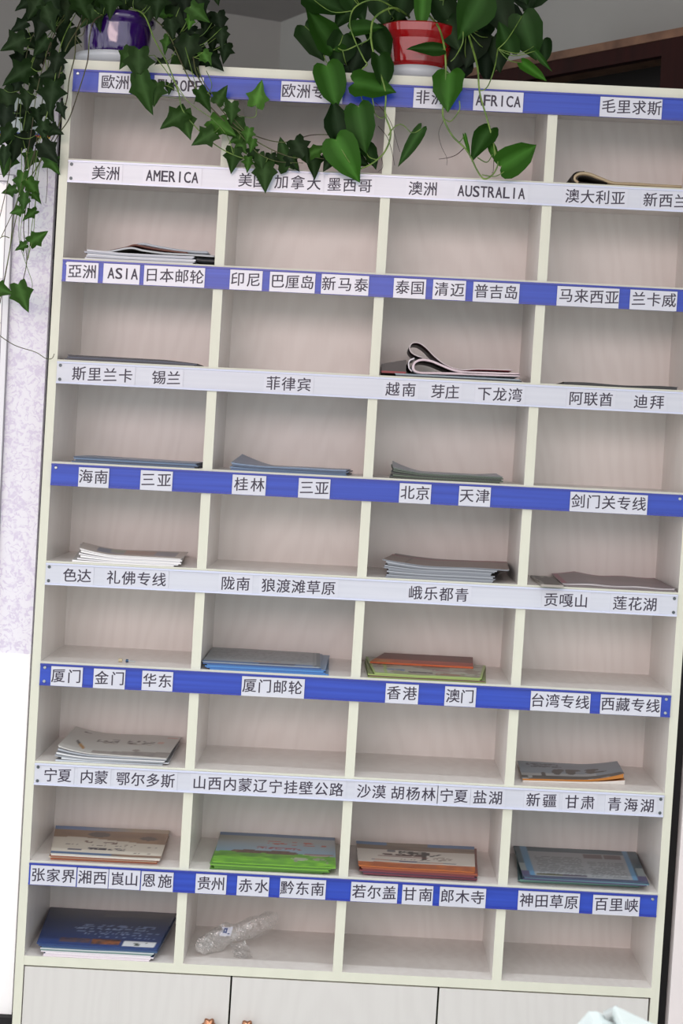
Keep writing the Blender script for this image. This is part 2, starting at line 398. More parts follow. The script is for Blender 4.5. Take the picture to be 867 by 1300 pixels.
# ---- label strips: (blue?, [(text, text left px, text right px, card left px or None, card right px)])
STR = {
 1: (1, [('歐洲', 129, 164, 125.5, 166.5), ('EUROPE', 200, 257, 196, 258.5), ('欧洲专线', 358, 432, 357, 435), ('非洲', 528, 565, 525, 568), ('AFRICA', 603.5, 661.5, 601, 664), ('毛里求斯', 764, 839, 761.5, 840)]),
 2: (0, [('美洲', 117, 152), ('AMERICA', 185, 252.5), ('美国', 303, 338.5), ('加拿大', 349, 407), ('墨西哥', 416, 472), ('澳洲', 519, 555), ('AUSTRALIA', 580.5, 667), ('澳大利亚', 718, 793), ('新西兰', 817, 873)]),
 3: (1, [('亞洲', 87, 122.5, 84.5, 125), ('ASIA', 136.5, 176, 131.5, 177.5), ('日本邮轮', 184.5, 258.5, 183, 260), ('印尼', 293.5, 330.5, 292, 333), ('巴厘岛', 344, 398.5, 342.5, 400), ('新马泰', 409, 467, 408, 468), ('泰国', 502.5, 538.5, 499.7, 540.5), ('清迈', 552, 589, 549.5, 591), ('普吉岛', 602.5, 657, 600.5, 659), ('马来西亚', 710, 785, 707, 785.5), ('兰卡威', 802, 857.5, 799.5, 859)]),
 4: (0, [('斯里兰卡', 92, 168), ('锡兰', 193.5, 229), ('菲律宾', 338.5, 394.5), ('越南', 490, 527.5), ('芽庄', 547.5, 582.5), ('下龙湾', 606.5, 662.5), ('阿联酋', 722.5, 777.5), ('迪拜', 805, 842.5)]),
 5: (1, [('海南', 101, 137, 100, 138.5), ('三亚', 180, 217, 178.5, 219), ('桂林', 298, 335.5, 295, 337.5), ('三亚', 381, 417, 379, 419), ('北京', 509, 545, 507, 547), ('天津', 584, 621, 582.5, 622.5), ('剑门关专线', 725.5, 819.5, 723.5, 821.5)]),
 6: (0, [('色达', 80.5, 115.5), ('礼佛专线', 136, 210.5), ('陇南', 281, 317), ('狼渡滩草原', 332.5, 425.5), ('峨乐都青', 519, 594.5), ('贡嘎山', 691, 746), ('莲花湖', 778.5, 833.5)]),
 7: (1, [('厦门', 66, 103, 65, 105), ('金门', 121, 158, 119, 159), ('华东', 182, 218, 180.5, 219.5), ('厦门邮轮', 308.5, 383.5, 307, 386.5), ('香港', 491.5, 528.5, 489.5, 531), ('澳门', 566.5, 601.5, 564.5, 604), ('台湾专线', 674, 747.5, 673.5, 749), ('西藏专线', 763, 837, 762, 838.5)]),
 8: (0, [('宁夏', 56, 90.5), ('内蒙', 102, 137), ('鄂尔多斯', 148, 221.5), ('山西内蒙辽宁挂壁公路', 245, 435.5), ('沙漠', 453.5, 489.5), ('胡杨林', 496.5, 552.5), ('宁夏', 558.5, 593.5), ('盐湖', 601, 637.5), ('新疆', 668.5, 706), ('甘肃', 717.5, 754.5), ('青海湖', 771.5, 830)]),
 9: (1, [('张家界', 40.5, 95.5, 39, 97), ('湘西', 100, 135.5, 98.5, 137.5), ('崀山', 141, 175.5, 138.5, 178), ('恩施', 181, 218, 179.5, 220), ('贵州', 251, 285.5, 248.5, 287.5), ('赤水', 303.5, 340.5, 301, 341.5), ('黔东南', 356.5, 411.5, 355.5, 413.5), ('若尔盖', 447.5, 502.5, 445.5, 504.5), ('甘南', 511.5, 548.5, 510.5, 549.5), ('郎木寺', 559.5, 614.5, 558, 616.5), ('神田草原', 660, 733.5, 657.5, 735.5), ('百里峡', 754.5, 809.5, 752.5, 811.5)]),
}
SH, LIPH = .0355, .0028
def strip_top(r): return ZS[0]-T-.0004 if r == 1 else ZS[r]-.0031
def xpx(u, zc):                    # cabinet x of the photo column u on the height zc of the front plane
    y = -.003; p0 = pix(C(-.5, y, zc)); p1 = pix(C(.5, y, zc))
    v = p0[1]+(p1[1]-p0[1])*(u-p0[0])/(p1[0]-p0[0])
    q = at(u, v, y); return q.x-RACK*(q.z-Z0W)
for r, (blue, cards) in STR.items():
    z1 = strip_top(r); z0 = z1-SH; zc = (z0+z1)/2
    bm = bmesh.new()
    xl = LI+.0006; xr = RI-.0006
    box(bm, xl, xr, -.0030, -.0004, z0, z1, fn=C, mi=0)
    box(bm, xl, xr, -.0052, -.0030, z1-LIPH, z1, fn=C, mi=1)
    box(bm, xl, xr, -.0052, -.0030, z0, z0+LIPH, fn=C, mi=1)
    names = ' '.join(c[0] for c in cards)
    st = link('label_strip', bm, [M['blue'], M['lip_blue']] if blue else [M['white_strip'], M['clear_lip']], cab)
    tag(st, ('blue' if blue else 'white')+' plastic label strip reading '+names)
    for e, x in (('l', xl+.0075), ('r', xr-.0075)):
        for zz in (z1-.0065, z0+.0065):
            if r == 9 and zz < zc: continue
            if blue and r in (1, 3, 5) and zz < zc: continue
            bm = bmesh.new(); c = C(x if blue else x-.002*(1 if e == 'l' else -1), -.0034, zz); rings = []
            for rr, yy in ((.0026, .0006), (.0026, -.0004), (.0018, -.0010), (.0008, -.0010), (.0005, -.0003)):
                rings.append([bm.verts.new((c[0]+rr*math.cos(t), c[1]+yy, c[2]+rr*math.sin(t))) for t in (2*math.pi*q/12 for q in range(12))])
            for a, b in zip(rings, rings[1:]):
                for q in range(12): bm.faces.new((a[q], b[q], b[(q+1) % 12], a[(q+1) % 12]))
            bm.faces.new(rings[-1])
            link('screw', bm, M['screw'] if blue else M['dark_screw'], st)
    for cd_ in cards:
        txt, t0, t1 = cd_[:3]
        c0, c1 = cd_[3:] if len(cd_) > 3 else (t0-3.5, t1+3.5)
        X0, X1, A0, A1 = (xpx(u, zc) for u in (t0, t1, c0, c1))
        A0 = max(A0, xl+.001); A1 = min(A1, xr-.001)
        bm = bmesh.new()
        jit = random.uniform(-.0004, .0004)
        box(bm, A0, A1, -.0040, -.0031, z0+.0012+jit, z1-.0035+jit if blue else z1-.0032, fn=C, mi=0)
        if blue:   # cards on blue strips reach down over the lower lip
            box(bm, A0, A1, -.0057, -.0053, z0+.0004+jit, z1-LIPH-.0008+jit, fn=C, mi=0)
            yt = -.00585
        else: yt = -.00415
        n = len(txt); zt_ = zc-.0008
        for i, ch in enumerate(txt):
            if ch.isascii():
                x = X0+(X1-X0)*(i+.5)/n
                put_char(bm, ch, x, zt_, .0172, yt, 1, (X1-X0)/n*(.26 if ch == 'I' else .84), True)
            else:
                em = .0228
                x = X0+em*.47+(X1-X0-em*.94)*i/max(n-1, 1)
                put_char(bm, ch, x, zt_, .0206, yt, 1)
        link('name_card', bm, [M['card'], M['ink']], st)
bpy.data.objects.remove(_fo)

# ------------------------------------------------------------------ printed matter
def lerp(a, b, t): return tuple(x+(y-x)*t for x, y in zip(a, b))
def hsh(a, b=0.0):
    v = math.sin(a*127.1+b*311.7)*43758.5453; return v-math.floor(v)
def vnoise(x, y):
    i, j = math.floor(x), math.floor(y); fx, fy = x-i, y-j
    fx = fx*fx*(3-2*fx); fy = fy*fy*(3-2*fy)
    a = hsh(i, j)+(hsh(i+1, j)-hsh(i, j))*fx; b = hsh(i, j+1)+(hsh(i+1, j+1)-hsh(i, j+1))*fx
    return a+(b-a)*fy
def rect(s, t, s0, s1, t0, t1): return s0 <= s <= s1 and t0 <= t <= t1
def texty(s, t, rows, fs=70, dens=.5):
    """True where a line of small print is: rows = [(t, half height, s0, s1)]"""
    for tt, hh, s0, s1 in rows:
        if abs(t-tt) < hh and s0 < s < s1 and vnoise(s*fs, tt*91+t*40) < dens: return True
    return False
def shelf_z(row): return ZS[row+1]+Z0W
def cell(col, z):
    x0 = (col-3)*P_+T/2; o = RACK*(z-Z0W); return x0+o+.002, x0+P_-T+o-.002
def slab(bm, quad, zf0, zf1, paint, edge, under, nx, ny, top_edge=None):
    """quad FL, FR, BR, BL (x, y); zf0/zf1 give lower and upper height; loop colours in 'Col'"""
    cl = bm.loops.layers.float_color.get('Col') or bm.loops.layers.float_color.new('Col')
    FL, FR, BR, BL = [Vector(q) for q in quad]
    def xy(s, t): return (FL*(1-s)+FR*s)*(1-t)+(BL*(1-s)+BR*s)*t
    g0, g1 = [], []
    for j in range(ny+1):
        a, b = [], []
        for i in range(nx+1):
            s, t = i/nx, j/ny; p = xy(s, t)
            a.append(bm.verts.new((p.x, p.y, zf0(s, t)))); b.append(bm.verts.new((p.x, p.y, zf1(s, t))))
        g0.append(a); g1.append(b)
    def face(vs, cols):
        f = bm.faces.new(vs)
        for l, c in zip(f.loops, cols): l[cl] = (*c, 1)
        return f
    pc = [[lin(paint(i/nx, j/ny)) for i in range(nx+1)] for j in range(ny+1)]
    e, un = lin(edge), lin(under)
    for j in range(ny):
        for i in range(nx):
            face((g1[j][i], g1[j][i+1], g1[j+1][i+1], g1[j+1][i]), (pc[j][i], pc[j][i+1], pc[j+1][i+1], pc[j+1][i]))
            face((g0[j][i], g0[j+1][i], g0[j+1][i+1], g0[j][i+1]), (un,)*4)
    for i in range(nx):
        face((g0[0][i], g0[0][i+1], g1[0][i+1], g1[0][i]), (e,)*4)
        face((g0[ny][i+1], g0[ny][i], g1[ny][i], g1[ny][i+1]), (e,)*4)
    for j in range(ny):
        face((g0[j+1][0], g0[j][0], g1[j][0], g1[j+1][0]), (e,)*4)
        face((g0[j][nx], g0[j+1][nx], g1[j+1][nx], g1[j][nx]), (e,)*4)
def flat(c):
    c = c if not isinstance(c, str) else tuple(int(c[i:i+2], 16)/255 for i in (0, 2, 4))
    return lambda s, t: c
def hexc(h): return tuple(int(h[i:i+2], 16)/255 for i in (0, 2, 4))
def stack(name, row, col, top_px, h, n, paint, label, ulabel, cat='brochure', group=None, bottom_px=None, hb=0,
          edges=('d8d8d8',), under='b0aeb0', curl=None, world=None, wbottom=None, res=(72, 44), jit=.0036, upaint=None, gaps_=.9, tp=1.4):
    """pile of n booklets; the topmost one is painted.  Corner order FL, FR, BR, BL."""
    z = shelf_z(row); xl, xr = cell(col, z)
    def clampq(q): return [Vector((min(max(p.x, xl), xr), min(max(p.y, .003), D-.004))) for p in q]
    if world: qt = [Vector(p) for p in world]
    else: qt = [Vector(at_z(u, v, z+h).xy) for u, v in top_px]
    if wbottom: qb = [Vector(p) for p in wbottom]
    elif bottom_px: qb = [Vector(at_z(u, v, z+hb).xy) for u, v in bottom_px]
    else: qb = qt
    th = h/n; c0 = curl or (lambda s, t: 0); sd = row*7+col*3
    wv_ = .0012 if n > 2 else .0006
    curl = lambda s, t: c0(s, t)+wv_*(vnoise(s*2.6+sd, t*1.7+sd)+.4*vnoise(s*7+sd, t*3))
    rnd = random.Random(row*10+col)
    for i in range(n):
        k = 1 if n == 1 else i/(n-1)
        q = [a.lerp(b, k**tp) for a, b in zip(qb, qt)]
        if i < n-1:
            dx, dy, a = rnd.uniform(-jit, jit), rnd.uniform(-jit, jit), rnd.uniform(-.022, .022)
            c = sum(q, Vector((0, 0)))/4
            q = [c+Vector(((p-c).x*math.cos(a)-(p-c).y*math.sin(a)+dx, (p-c).x*math.sin(a)+(p-c).y*math.cos(a)+dy)) for p in q]
        q = clampq(q)
        z0 = lambda s, t, i=i: z+.0003+i*th+curl(s, t)*(i/n)
        zt = lambda s, t, i=i: z+.0003+(i+gaps_)*th+curl(s, t)*((i+.6)/n)
        c = sum(q, Vector((0, 0)))/4
        topmost = i == n-1
        ed = edges[i % len(edges)]
        if topmost:
            o = empty(name, (c.x, c.y, z+i*th), label, cat)
            zc_ = lambda s, t: zt(s, t)-min(.0006, th*.35)
            bm = bmesh.new(); slab(bm, q, zc_, zt, paint, ed if n > 1 else under, under, *res); link('cover', bm, M['print'], o)
            bm = bmesh.new(); qq = [p+(c-p)*.012 for p in q]
            slab(bm, qq, z0, lambda s, t: zc_(s, t)-.00005, flat(ed), ed, ed, 24, 12); link('pages', bm, M['print'], o)
        else:
            bm = bmesh.new(); slab(bm, q, z0, zt, upaint or flat(under), ed, under, 24, 12)
            o = link(name, bm, M['print']); tag(o, ulabel, cat, group)
    return z

# ---- cover artwork
def art_navy(s, t):
    c = lerp(hexc('23407f'), hexc('1c2c58'), min(1, t*1.3))
    if t > .62: c = lerp(c, hexc('4b4a52'), min(1, (t-.62)*3.2)*(.55+.45*vnoise(s*5, t*9)))
    if t > .8 and s > .45: c = lerp(c, hexc('6d675f'), .55*vnoise(s*6, t*14))
    if rect(s, t, .18, .42, .07, .20): c = lerp(hexc('33365a'), hexc('6a4a48'), vnoise(s*30, t*20))
    if rect(s, t, .44, .68, .05, .19): c = lerp(hexc('3b2a30'), hexc('a5602f'), vnoise(s*34, t*24))
    if rect(s, t, .70, .96, .03, .17): c = hexc('e3e6ea') if vnoise(s*45, t*26) > .30 or not rect(s, t, .74, .93, .05, .15) else hexc('4f5a55')
    if texty(s, t, [(.26, .012, .45, .95), (.33, .012, .35, .9), (.39, .016, .28, .95), (.46, .02, .25, .88)], 80, .42): c = hexc('8fa3c8')
    if texty(s, t, [(.54, .03, .3, .9)], 38, .36): c = hexc('7f93bd')
    return c
def art_desert(s, t):           # cream title page under brown dunes
    hz = .56+.10*math.sin(s*5+.6)*(.5)-.12*max(0, s-.55)+.02*vnoise(s*9, 3)
    c = hexc('d6cfc2')
    if t > hz: c = lerp(hexc('8b6f57'), hexc('a58668'), vnoise(s*7, t*7))
    if t > hz and (((s-.4)/.10)**2+((t-.74)/.09)**2 < 1 or ((s-.84)/.08)**2+((t-.66)/.07)**2 < 1): c = hexc('5e5049')
    if t > .88: c = lerp(hexc('6f8fc2'), hexc('b9a992'), min(1, max(0, (s-.25)*2.2)))
    if t < .11: c = hexc('44638f') if s < .55 else lerp(hexc('5a5f6c'), hexc('8a6a55'), vnoise(s*9, 1))
    if t < .035: c = hexc('d8d4ca')
    if texty(s, t, [(.24, .035, .33, .66)], 48, .72): c = hexc('353040')
    if texty(s, t, [(.2, .025, .14, .27)], 60, .7): c = hexc('4a4760')
    if texty(s, t, [(.36, .012, .1, .95), (.13+.03, .01, .66, .9)], 80, .38): c = hexc('5a4b45')
    if texty(s, t, [(.47, .035, .28, .36), (.46, .03, .45, .58), (.41, .02, .62, .75)], 40, .6): c = hexc('6a4638')
    return c
def art_meadow(s, t):
    if t < .36+.03*math.sin(s*4): c = lerp(hexc('86c832'), hexc('4d8f26'), vnoise(s*16, t*26)*.9)
    else:
        c = lerp(hexc('8fb3d2'), hexc('aeb6bd'), min(1, (t-.36)*2.5)*.9+.2*vnoise(s*6, t*5))
        if t > .66: c = lerp(c, hexc('8b8a78'), .8*(1-s)*min(1, (t-.66)*5))
        if t > .9: c = hexc('4b6f9a')
    if ((s-.28)/.15)**2+((t-.38)/.055)**2 < 1 or ((s-.54)/.15)**2+((t-.38)/.06)**2 < 1: c = lerp(hexc('59413c'), hexc('7d5a48'), vnoise(s*30, t*20))
    if ((s-.86)/.13)**2+((t-.37)/.035)**2 < 1: c = hexc('8a4a4a') if t > .37 else hexc('b9a7a5')
    if ((s-.70)/.07)**2+((t-.22)/.045)**2 < 1 and vnoise(s*40, t*25) > .35: c = hexc('b9c0a8')
    if ((s-.88)/.07)**2+((t-.23)/.05)**2 < 1 and vnoise(s*40, t*25) > .35: c = hexc('a9ab95')
    if rect(s, t, .64, .96, .10, .2) and vnoise(s*46, t*14) > .72: c = hexc('8f8f80')
    if texty(s, t, [(.71, .06, .42, .92)], 20, .34): c = hexc('c2564a')
    if texty(s, t, [(.53, .032, .34, .72)], 60, .6): c = hexc('b2505c')
    return c
def art_festival(s, t):
    c = hexc('d9d3cb')
    if t > .70: c = lerp(hexc('9b8672'), hexc('6f6258'), vnoise(s*8, t*14))
    if t > .87: c = hexc('5a83b4') if (s < .26 or s > .6) else hexc('8d8070')
    if t < .16+.05*vnoise(s*6, 2): c = lerp(hexc('c06a2c'), hexc('8f4a30'), vnoise(s*14, t*16))
    if texty(s, t, [(.60, .06, .36, .62)], 26, .62): c = hexc('2d2726')
    if texty(s, t, [(.49, .035, .22, .58)], 45, .62): c = hexc('54302c')
    if rect(s, t, .555, .585, .36, .62) or (rect(s, t, .62, .72, .50, .60) and abs((t-.55)-(s-.67)) < .02): c = hexc('2d2726')
    if rect(s, t, .26, .32, .60, .70): c = hexc('77757c')
    if rect(s, t, .18, .60, .425, .44): c = hexc('7a3030')
    if ((s-.72)/.09)**2+((t-.42)/.06)**2 < 1 and vnoise(s*60, t*30) > .55: c = hexc('a79a90')
    if abs(t-(.27-.02*s)) < .013 and .12 < s < .84: c = lerp(hexc('3c3a66'), hexc('b06238'), round(vnoise(s*12, 5)))
    if texty(s, t, [(.35, .012, .32, .72)], 80, .4): c = hexc('6b5a52')
    return c
def art_leaflet(s, t):          # text page in a blue-green frame
    c = lerp(hexc('45636f'), hexc('2f4450'), vnoise(s*6, t*6))
    if .1 < s < .9 and t > .06 and t < .86:
        c = hexc('9da1a6')
        if texty(s, t, [(.14+.045*k, .010, .14, .52) for k in range(13)]+[(.12+.045*k, .010, .56, .86) for k in range(11)], 110, .6): c = hexc('6f7378')
        if rect(s, t, .55, .86, .70, .84): c = hexc('6d5f62') if abs(s-.71) > .008 else hexc('9da1a6')
        if rect(s, t, .12, .32, .07, .13): c = hexc('4f5236')
        if rect(s, t, .33, .52, .07, .12): c = hexc('4c4458')
    if .055 < s < .10 or .88 < s < .925: c = hexc('5d8fb5')
    if (s < .05 or s > .94) and .2 < t < .45: c = hexc('8f9a9c')
    if (s < .06 or s > .93) and t < .2: c = hexc('4a4468')
    if t < .06: c = hexc('3f4a66')
    return c
def art_ink(s, t):              # pale cover with brush writing over grey hills
    c = hexc('c4c3bf')
    hh = .13+.09*max(0, math.sin((s-.42)*3.0))*(s > .42)+.02*vnoise(s*12, 2)
    if t < hh and s > .3 and t > .03: c = lerp(hexc('77716f'), hexc('958d88'), vnoise(s*20, t*18))
    if ((s-.68)/.035)**2+((t-.26)/.05)**2 < 1: c = hexc('8e8480')
    if .11 < s < .22 and abs(t-(.42-2.6*(s-.11))) < .05: c = hexc('3a3230') if s < .15 else hexc('b5812f')
    if texty(s, t, [(.62, .085, .27, .47), (.62, .085, .55, .66), (.62, .075, .69, .8)], 26, .42): c = hexc('59504d')
    if texty(s, t, [(.53, .014, .34, .84)], 30, .55): c = hexc('9a8d80')
    if rect(s, t, .83, .88, .6, .69) or rect(s, t, .88, .98, .88, .93): c = lerp(hexc('c58f80'), c, .3)
    if texty(s, t, [(.88, .035, .10, .18)], 24, .6): c = hexc('5c5653')
    return c
def art_silhouette(s, t):
    c = lerp(hexc('8e98a4'), hexc('7d8794'), vnoise(s*4, t*4))
    if t < .32 and s < .75: c = lerp(c, hexc('c9c6c0'), .6)
    if t < .20 and vnoise(s*12, t*6) > .25: c = hexc('4b4440')
    for x, y, a, b in ((.36, .42, .045, .16), (.40, .52, .04, .09), (.50, .44, .055, .15), (.53, .55, .08, .06), (.70, .46, .05, .12), (.72, .58, .07, .07), (.78, .42, .08, .04), (.22, .28, .025, .12)):
        if ((s-x)/a)**2+((t-y)/b)**2 < 1: c = hexc('3b302a')
    if texty(s, t, [(.84, .05, .08, .40), (.72, .04, .12, .42)], 44, .62): c = hexc('4d4f58')
    return c
def art_photo_news(s, t):
    c = hexc('bfb6b0')
    if rect(s, t, .16, .92, .22, .86):
        c = lerp(hexc('7c7d8c'), hexc('8c8790'), vnoise(s*6, t*6))
        if s < .3: c = hexc('66718a')
        if .28 < s < .42 and t > .4: c = hexc('8f9484')
        if .42 < s < .72: c = lerp(hexc('b08a72'), hexc('9a8078'), vnoise(s*9, t*4))
    if texty(s, t, [(.12, .02, .2, .8)], 60, .4): c = hexc('998f8b')
    return c
def art_brownpaper(s, t):
    c = lerp(hexc('8d7b74'), hexc('7d6d69'), vnoise(s*5, t*5))
    if abs(s-.185) < .006: c = hexc('5f5350')
    if t > .86: c = lerp(hexc('6a4447'), hexc('94525a'), vnoise(s*8, 1))
    return c
def art_rosegrey(s, t):
    c = lerp(hexc('7f7377'), hexc('8d7b80'), vnoise(s*6, t*6))
    if s < .05: c = hexc('8a4456')
    if t > .93: c = hexc('9a6f7c')
    if t < .06: c = hexc('5a4c50')
    return c
def art_listing(s, t):          # grey fare list with a printed fold
    c = hexc('8f9499')
    if texty(s, t, [(.22+.09*k, .014, .04, .9) for k in range(8)], 60, .42): c = hexc('6f747a')
    if texty(s, t, [(.17, .03, .42, .66)], 40, .6): c = hexc('a98667')
    if t < .10: c = hexc('4e6f9c') if s < .4 or vnoise(s*7, 3) > .4 else hexc('2f3f62')
    if s > .965: c = hexc('5d6a74')
    if abs(s-.94) < .008: c = hexc('757d84')
    return c
def art_greenflyer(s, t):
    c = hexc('aeb0a4')
    if vnoise(s*9, t*14) > .62: c = hexc('8f8478')
    for x0, x1, y0, y1, k in ((.12, .3, .25, .33, '4f7ea8'), (.32, .55, .14, .24, '3f3a3c'), (.58, .8, .10, .2, '8a5a3c'), (.55, .75, .36, .42, '9a6a72'), (.30, .7, .60, .74, '857b78'), (.78, .95, .16, .24, '6d7f4c'), (.1, .28, .5, .6, '9c9d92'), (.15, .34, .12, .18, '7fa06a')):
        if rect(s, t, x0, x1, y0, y1) and vnoise(s*28, t*20) > .28: c = hexc(k)
    if s < .025 or s > .975 or t < .05 or abs(s-.115-.03*t) < .014: c = hexc('9db868')
    return c
def art_orange(s, t):
    c = lerp(hexc('8c2f18'), hexc('5a1c14'), t*.8+.3*vnoise(s*7, t*4))
    if t < .35: c = lerp(hexc('d2602a'), hexc('9c2c18'), vnoise(s*6, t*8))
    if t < .3 and s < .4: c = lerp(hexc('c98a2c'), c, vnoise(s*9, t*7))
    return c
def art_bluegrey(s, t): return lerp(hexc('7f90ad'), hexc('99a2b6'), vnoise(s*5, t*4))

def curl_left(a, w, p=2): return lambda s, t: a*max(0, 1-s/w)**p
def curl_backleft(a, w): return lambda s, t: a*max(0, 1-s/w)**2*(.35+.65*t)

# ---- row 9
stack('brochure', 9, 0+1, [(45.7, 1199), (198.3, 1209), (224.4, 1160.4), (66.3, 1147.6)], .020, 9, art_navy,
      'dark blue travel brochure topmost of the pile in bottom left compartment', 'thin brochure lying beneath the dark blue one in bottom left compartment',
      group='brochures beneath the dark blue one', bottom_px=[(55, 1216), (190, 1223), (214, 1180), (76, 1172)], hb=0,
      edges=('dcd3da', 'd9cfd8', 'e2dde2', 'd7d2da', '6f8a86', 'b9c2c4', '3b5878', '2a4474', '2c4a80'), under='4a5c80')
# ---- row 8
stack('brochure', 8, 1, [(63, 1086), (203, 1092.5), (215.6, 1054.7), (70.8, 1048.5)], .011, 4, art_desert,
      'cream brochure with brown dunes, top of pile above the 张家界 card', 'brochure under the cream dune brochure above the 张家界 card', group='brochures under the dune brochure',
      bottom_px=[(64, 1091), (199, 1097), (213, 1066), (74, 1060)], edges=('a8603f', 'c9b9a0', '8f5a44', 'd6d2c8'), under='8a5c46')
stack('brochure', 8, 2, [(268.5, 1097), (426, 1107.5), (425, 1064), (280.5, 1055)], .012, 6, art_meadow,
      'green meadow brochure with blue sky above the 赤水 card', 'green brochure beneath the meadow brochure above the 赤水 card', group='brochures beneath the meadow brochure',
      bottom_px=[(268, 1104), (412, 1110), (414, 1076), (280, 1068)], edges=('3f6b24', '55882c', '4a7a28', '6fa836', '49762a', '79b33a'), under='5f9a30')
stack('brochure', 8, 3, [(455, 1099), (603.5, 1109.5), (602, 1075.3), (452, 1068)], .017, 7, art_festival,
      'white brochure with orange border topmost above the 若尔盖 card', 'maroon-edged brochure beneath the orange-bordered one above the 若尔盖 card', group='brochures beneath the orange-bordered one',
      bottom_px=[(462, 1111), (606, 1119), (604, 1090), (456, 1084)], edges=('5a2f45', '6b2c3c', '4b3148', '73303a', '7b3b34', '8f4a2e', 'b0622e'), under='7b3b34')
stack('leaflet', 8, 4, [(664, 1113.5), (825, 1124.5), (806, 1079.8), (650.7, 1072.2)], .014, 7, art_leaflet,
      'grey text leaflet in blue-green frame topmost above the 神田草原 card', 'leaflet beneath the blue-green framed one above the 神田草原 card', 'leaflet', group='leaflets beneath the blue-green framed one',
      bottom_px=[(661, 1121), (812, 1127), (800, 1090), (657, 1083)], edges=('5f8a80', '4f7a74', '6a948a', '3e5a68', '4a4468', '587a88', '43506a'), under='3f5a62')
# ---- row 7
stack('brochure', 7, 1, [(73.2, 955), (211.3, 963.5), (231, 935), (96, 930)], .012, 6, art_ink,
      'pale brochure with brush lettering and grey hills, topmost above the 宁夏 card', 'brochure beneath the brush-lettered one above the 宁夏 card', group='brochures beneath the brush-lettered one',
      bottom_px=[(72, 968), (209, 972), (226, 946), (98, 942)], edges=('b9c2cc', 'c6ccd2', '8f959c', 'cfd2d4', 'a9b0b8', 'd2d2ce'), under='8f9298', curl=curl_left(.011, .42, 2.2))
stack('brochure', 7, 4, [(663, 988.5), (792, 991.5), (783, 973), (657, 966)], .006, 2, art_silhouette,
      'thin grey brochure with dark silhouettes and an orange curled corner above the 新疆 card', 'white sheet under the brochure with silhouettes above the 新疆 card', edges=('cfcac4', 'b5752a'), under='b8741f',
      curl=lambda s, t: .015*max(0, (s-.60)/.40)**1.6*(1-.25*t))
# ---- row 6
stack('fare_list', 6, 2, [(255.5, 842), (405.5, 853.5), (406, 830), (268.8, 821.8)], .012, 6, art_listing,
      'grey fare list lying on blue leaflets above the 厦门邮轮 card', 'blue leaflet beneath the grey fare list above the 厦门邮轮 card', 'leaflet', group='blue leaflets beneath the fare list', tp=3,
      bottom_px=[(262, 850), (413, 858), (417, 838), (272, 832)], edges=('3e78b8', '2f66a8', '4a86c4', '356ca8', '2c4f86', '8f9aa4'), under='6f8caa')
z = shelf_z(6)
stack('flyer', 6, 3, [(475, 858.5), (614, 867.5), (616.5, 845.5), (464, 834)], .007, 4, art_greenflyer,
      'green-framed flyer with colour pictures above the 香港 card', 'flyer beneath the green-framed one above the 香港 card', 'flyer', group='flyers beneath the green-framed one',
      bottom_px=[(466, 861), (616, 868.5), (618, 850), (464, 842)], edges=('7a8a4a', '5d4038', '93a85c', 'a9c070'), under='7d8f52')
q = [Vector((at(u, v, y).x, y)) for u, v, y in ((470, 833, .135), (601, 841, .13), (600, 836, .225), (488, 828, .225))]
o = empty('brochure', (q[0].x+.08, .17, z+.008), 'orange-red brochure lying at the back on top of the green-framed flyer', 'brochure')
zb_ = lambda s, t: z+.0085+.004*t
bm = bmesh.new(); slab(bm, q, lambda s, t: zb_(s, t)+.0022, lambda s, t: zb_(s, t)+.003+.002*t, art_orange, 'c8602a', '6a2418', 60, 24); link('cover', bm, M['print'], o)
bm = bmesh.new(); slab(bm, q, zb_, lambda s, t: zb_(s, t)+.0021, flat('b0502a'), 'c25a28', 'b0502a', 16, 6); link('pages', bm, M['print'], o)
# ---- row 5
stack('newspaper', 5, 1, [(82, 711), (221, 716), (239, 701.5), (105, 696)], .013, 6, art_photo_news,
      'folded white newspaper with a colour photograph, topmost above the 色达 card', 'white newspaper beneath the topmost one above the 色达 card', 'newspaper', group='newspapers in the 色达 compartment',
      edges=('e3e3e3', 'd5d5d8', 'eaeaea', 'cfcfd2', 'e6e6e6', 'dcdcdc'), under='c9c9c9', curl=curl_left(.010, .40, 1.8),
      bottom_px=[(82, 719), (219, 723), (232, 707), (100, 702)])
stack('magazine', 5, 3, [(486, 724.5), (656, 732.5), (646, 714), (498, 709)], .022, 10, art_brownpaper,
      'brown-grey sheet spread over the thick pile above the 峨乐都青 label', 'grey-edged magazine in the thick pile above the 峨乐都青 label', 'magazine', group='magazines in the thick grey pile', tp=14,
      bottom_px=[(490, 739.5), (628, 744), (626, 722), (496, 716)], edges=('7d838c', '8f959d', '6b7179', '9aa0a8', '787e86'), under='6f6a6a', curl=curl_left(.007, .4, 1.5))
stack('magazine', 5, 4, [(719.7, 745), (858, 748.5), (834, 731), (700, 728)], .005, 2, art_rosegrey,
      'rose-grey glossy magazine lying above the 莲花湖 card', 'dark sheet under the rose-grey magazine above the 莲花湖 card', 'magazine', edges=('6f6666', 'b9b3b6'), under='5b5055',
      curl=lambda s, t: .005*max(0, 1-abs(s-.22)/.3)**2*t+.002*math.sin(s*7)**2)
zz = shelf_z(5); qq = [Vector(at_z(u, v, zz+.002).xy) for u, v in ((687, 743.5), (735, 746), (716, 734.5), (673, 732))]
bm = bmesh.new(); slab(bm, qq, lambda s, t: zz+.0004, lambda s, t: zz+.0042, lambda s, t: hexc('4e4a45') if vnoise(s*14, t*3) > .45 else hexc('8b8681'), '9a958e', '55504b', 30, 16)
for v in bm.verts:            # keep clear of the magazine it is tucked beside
    v.co.x = min(v.co.x, at_z(712, 744, zz).x)
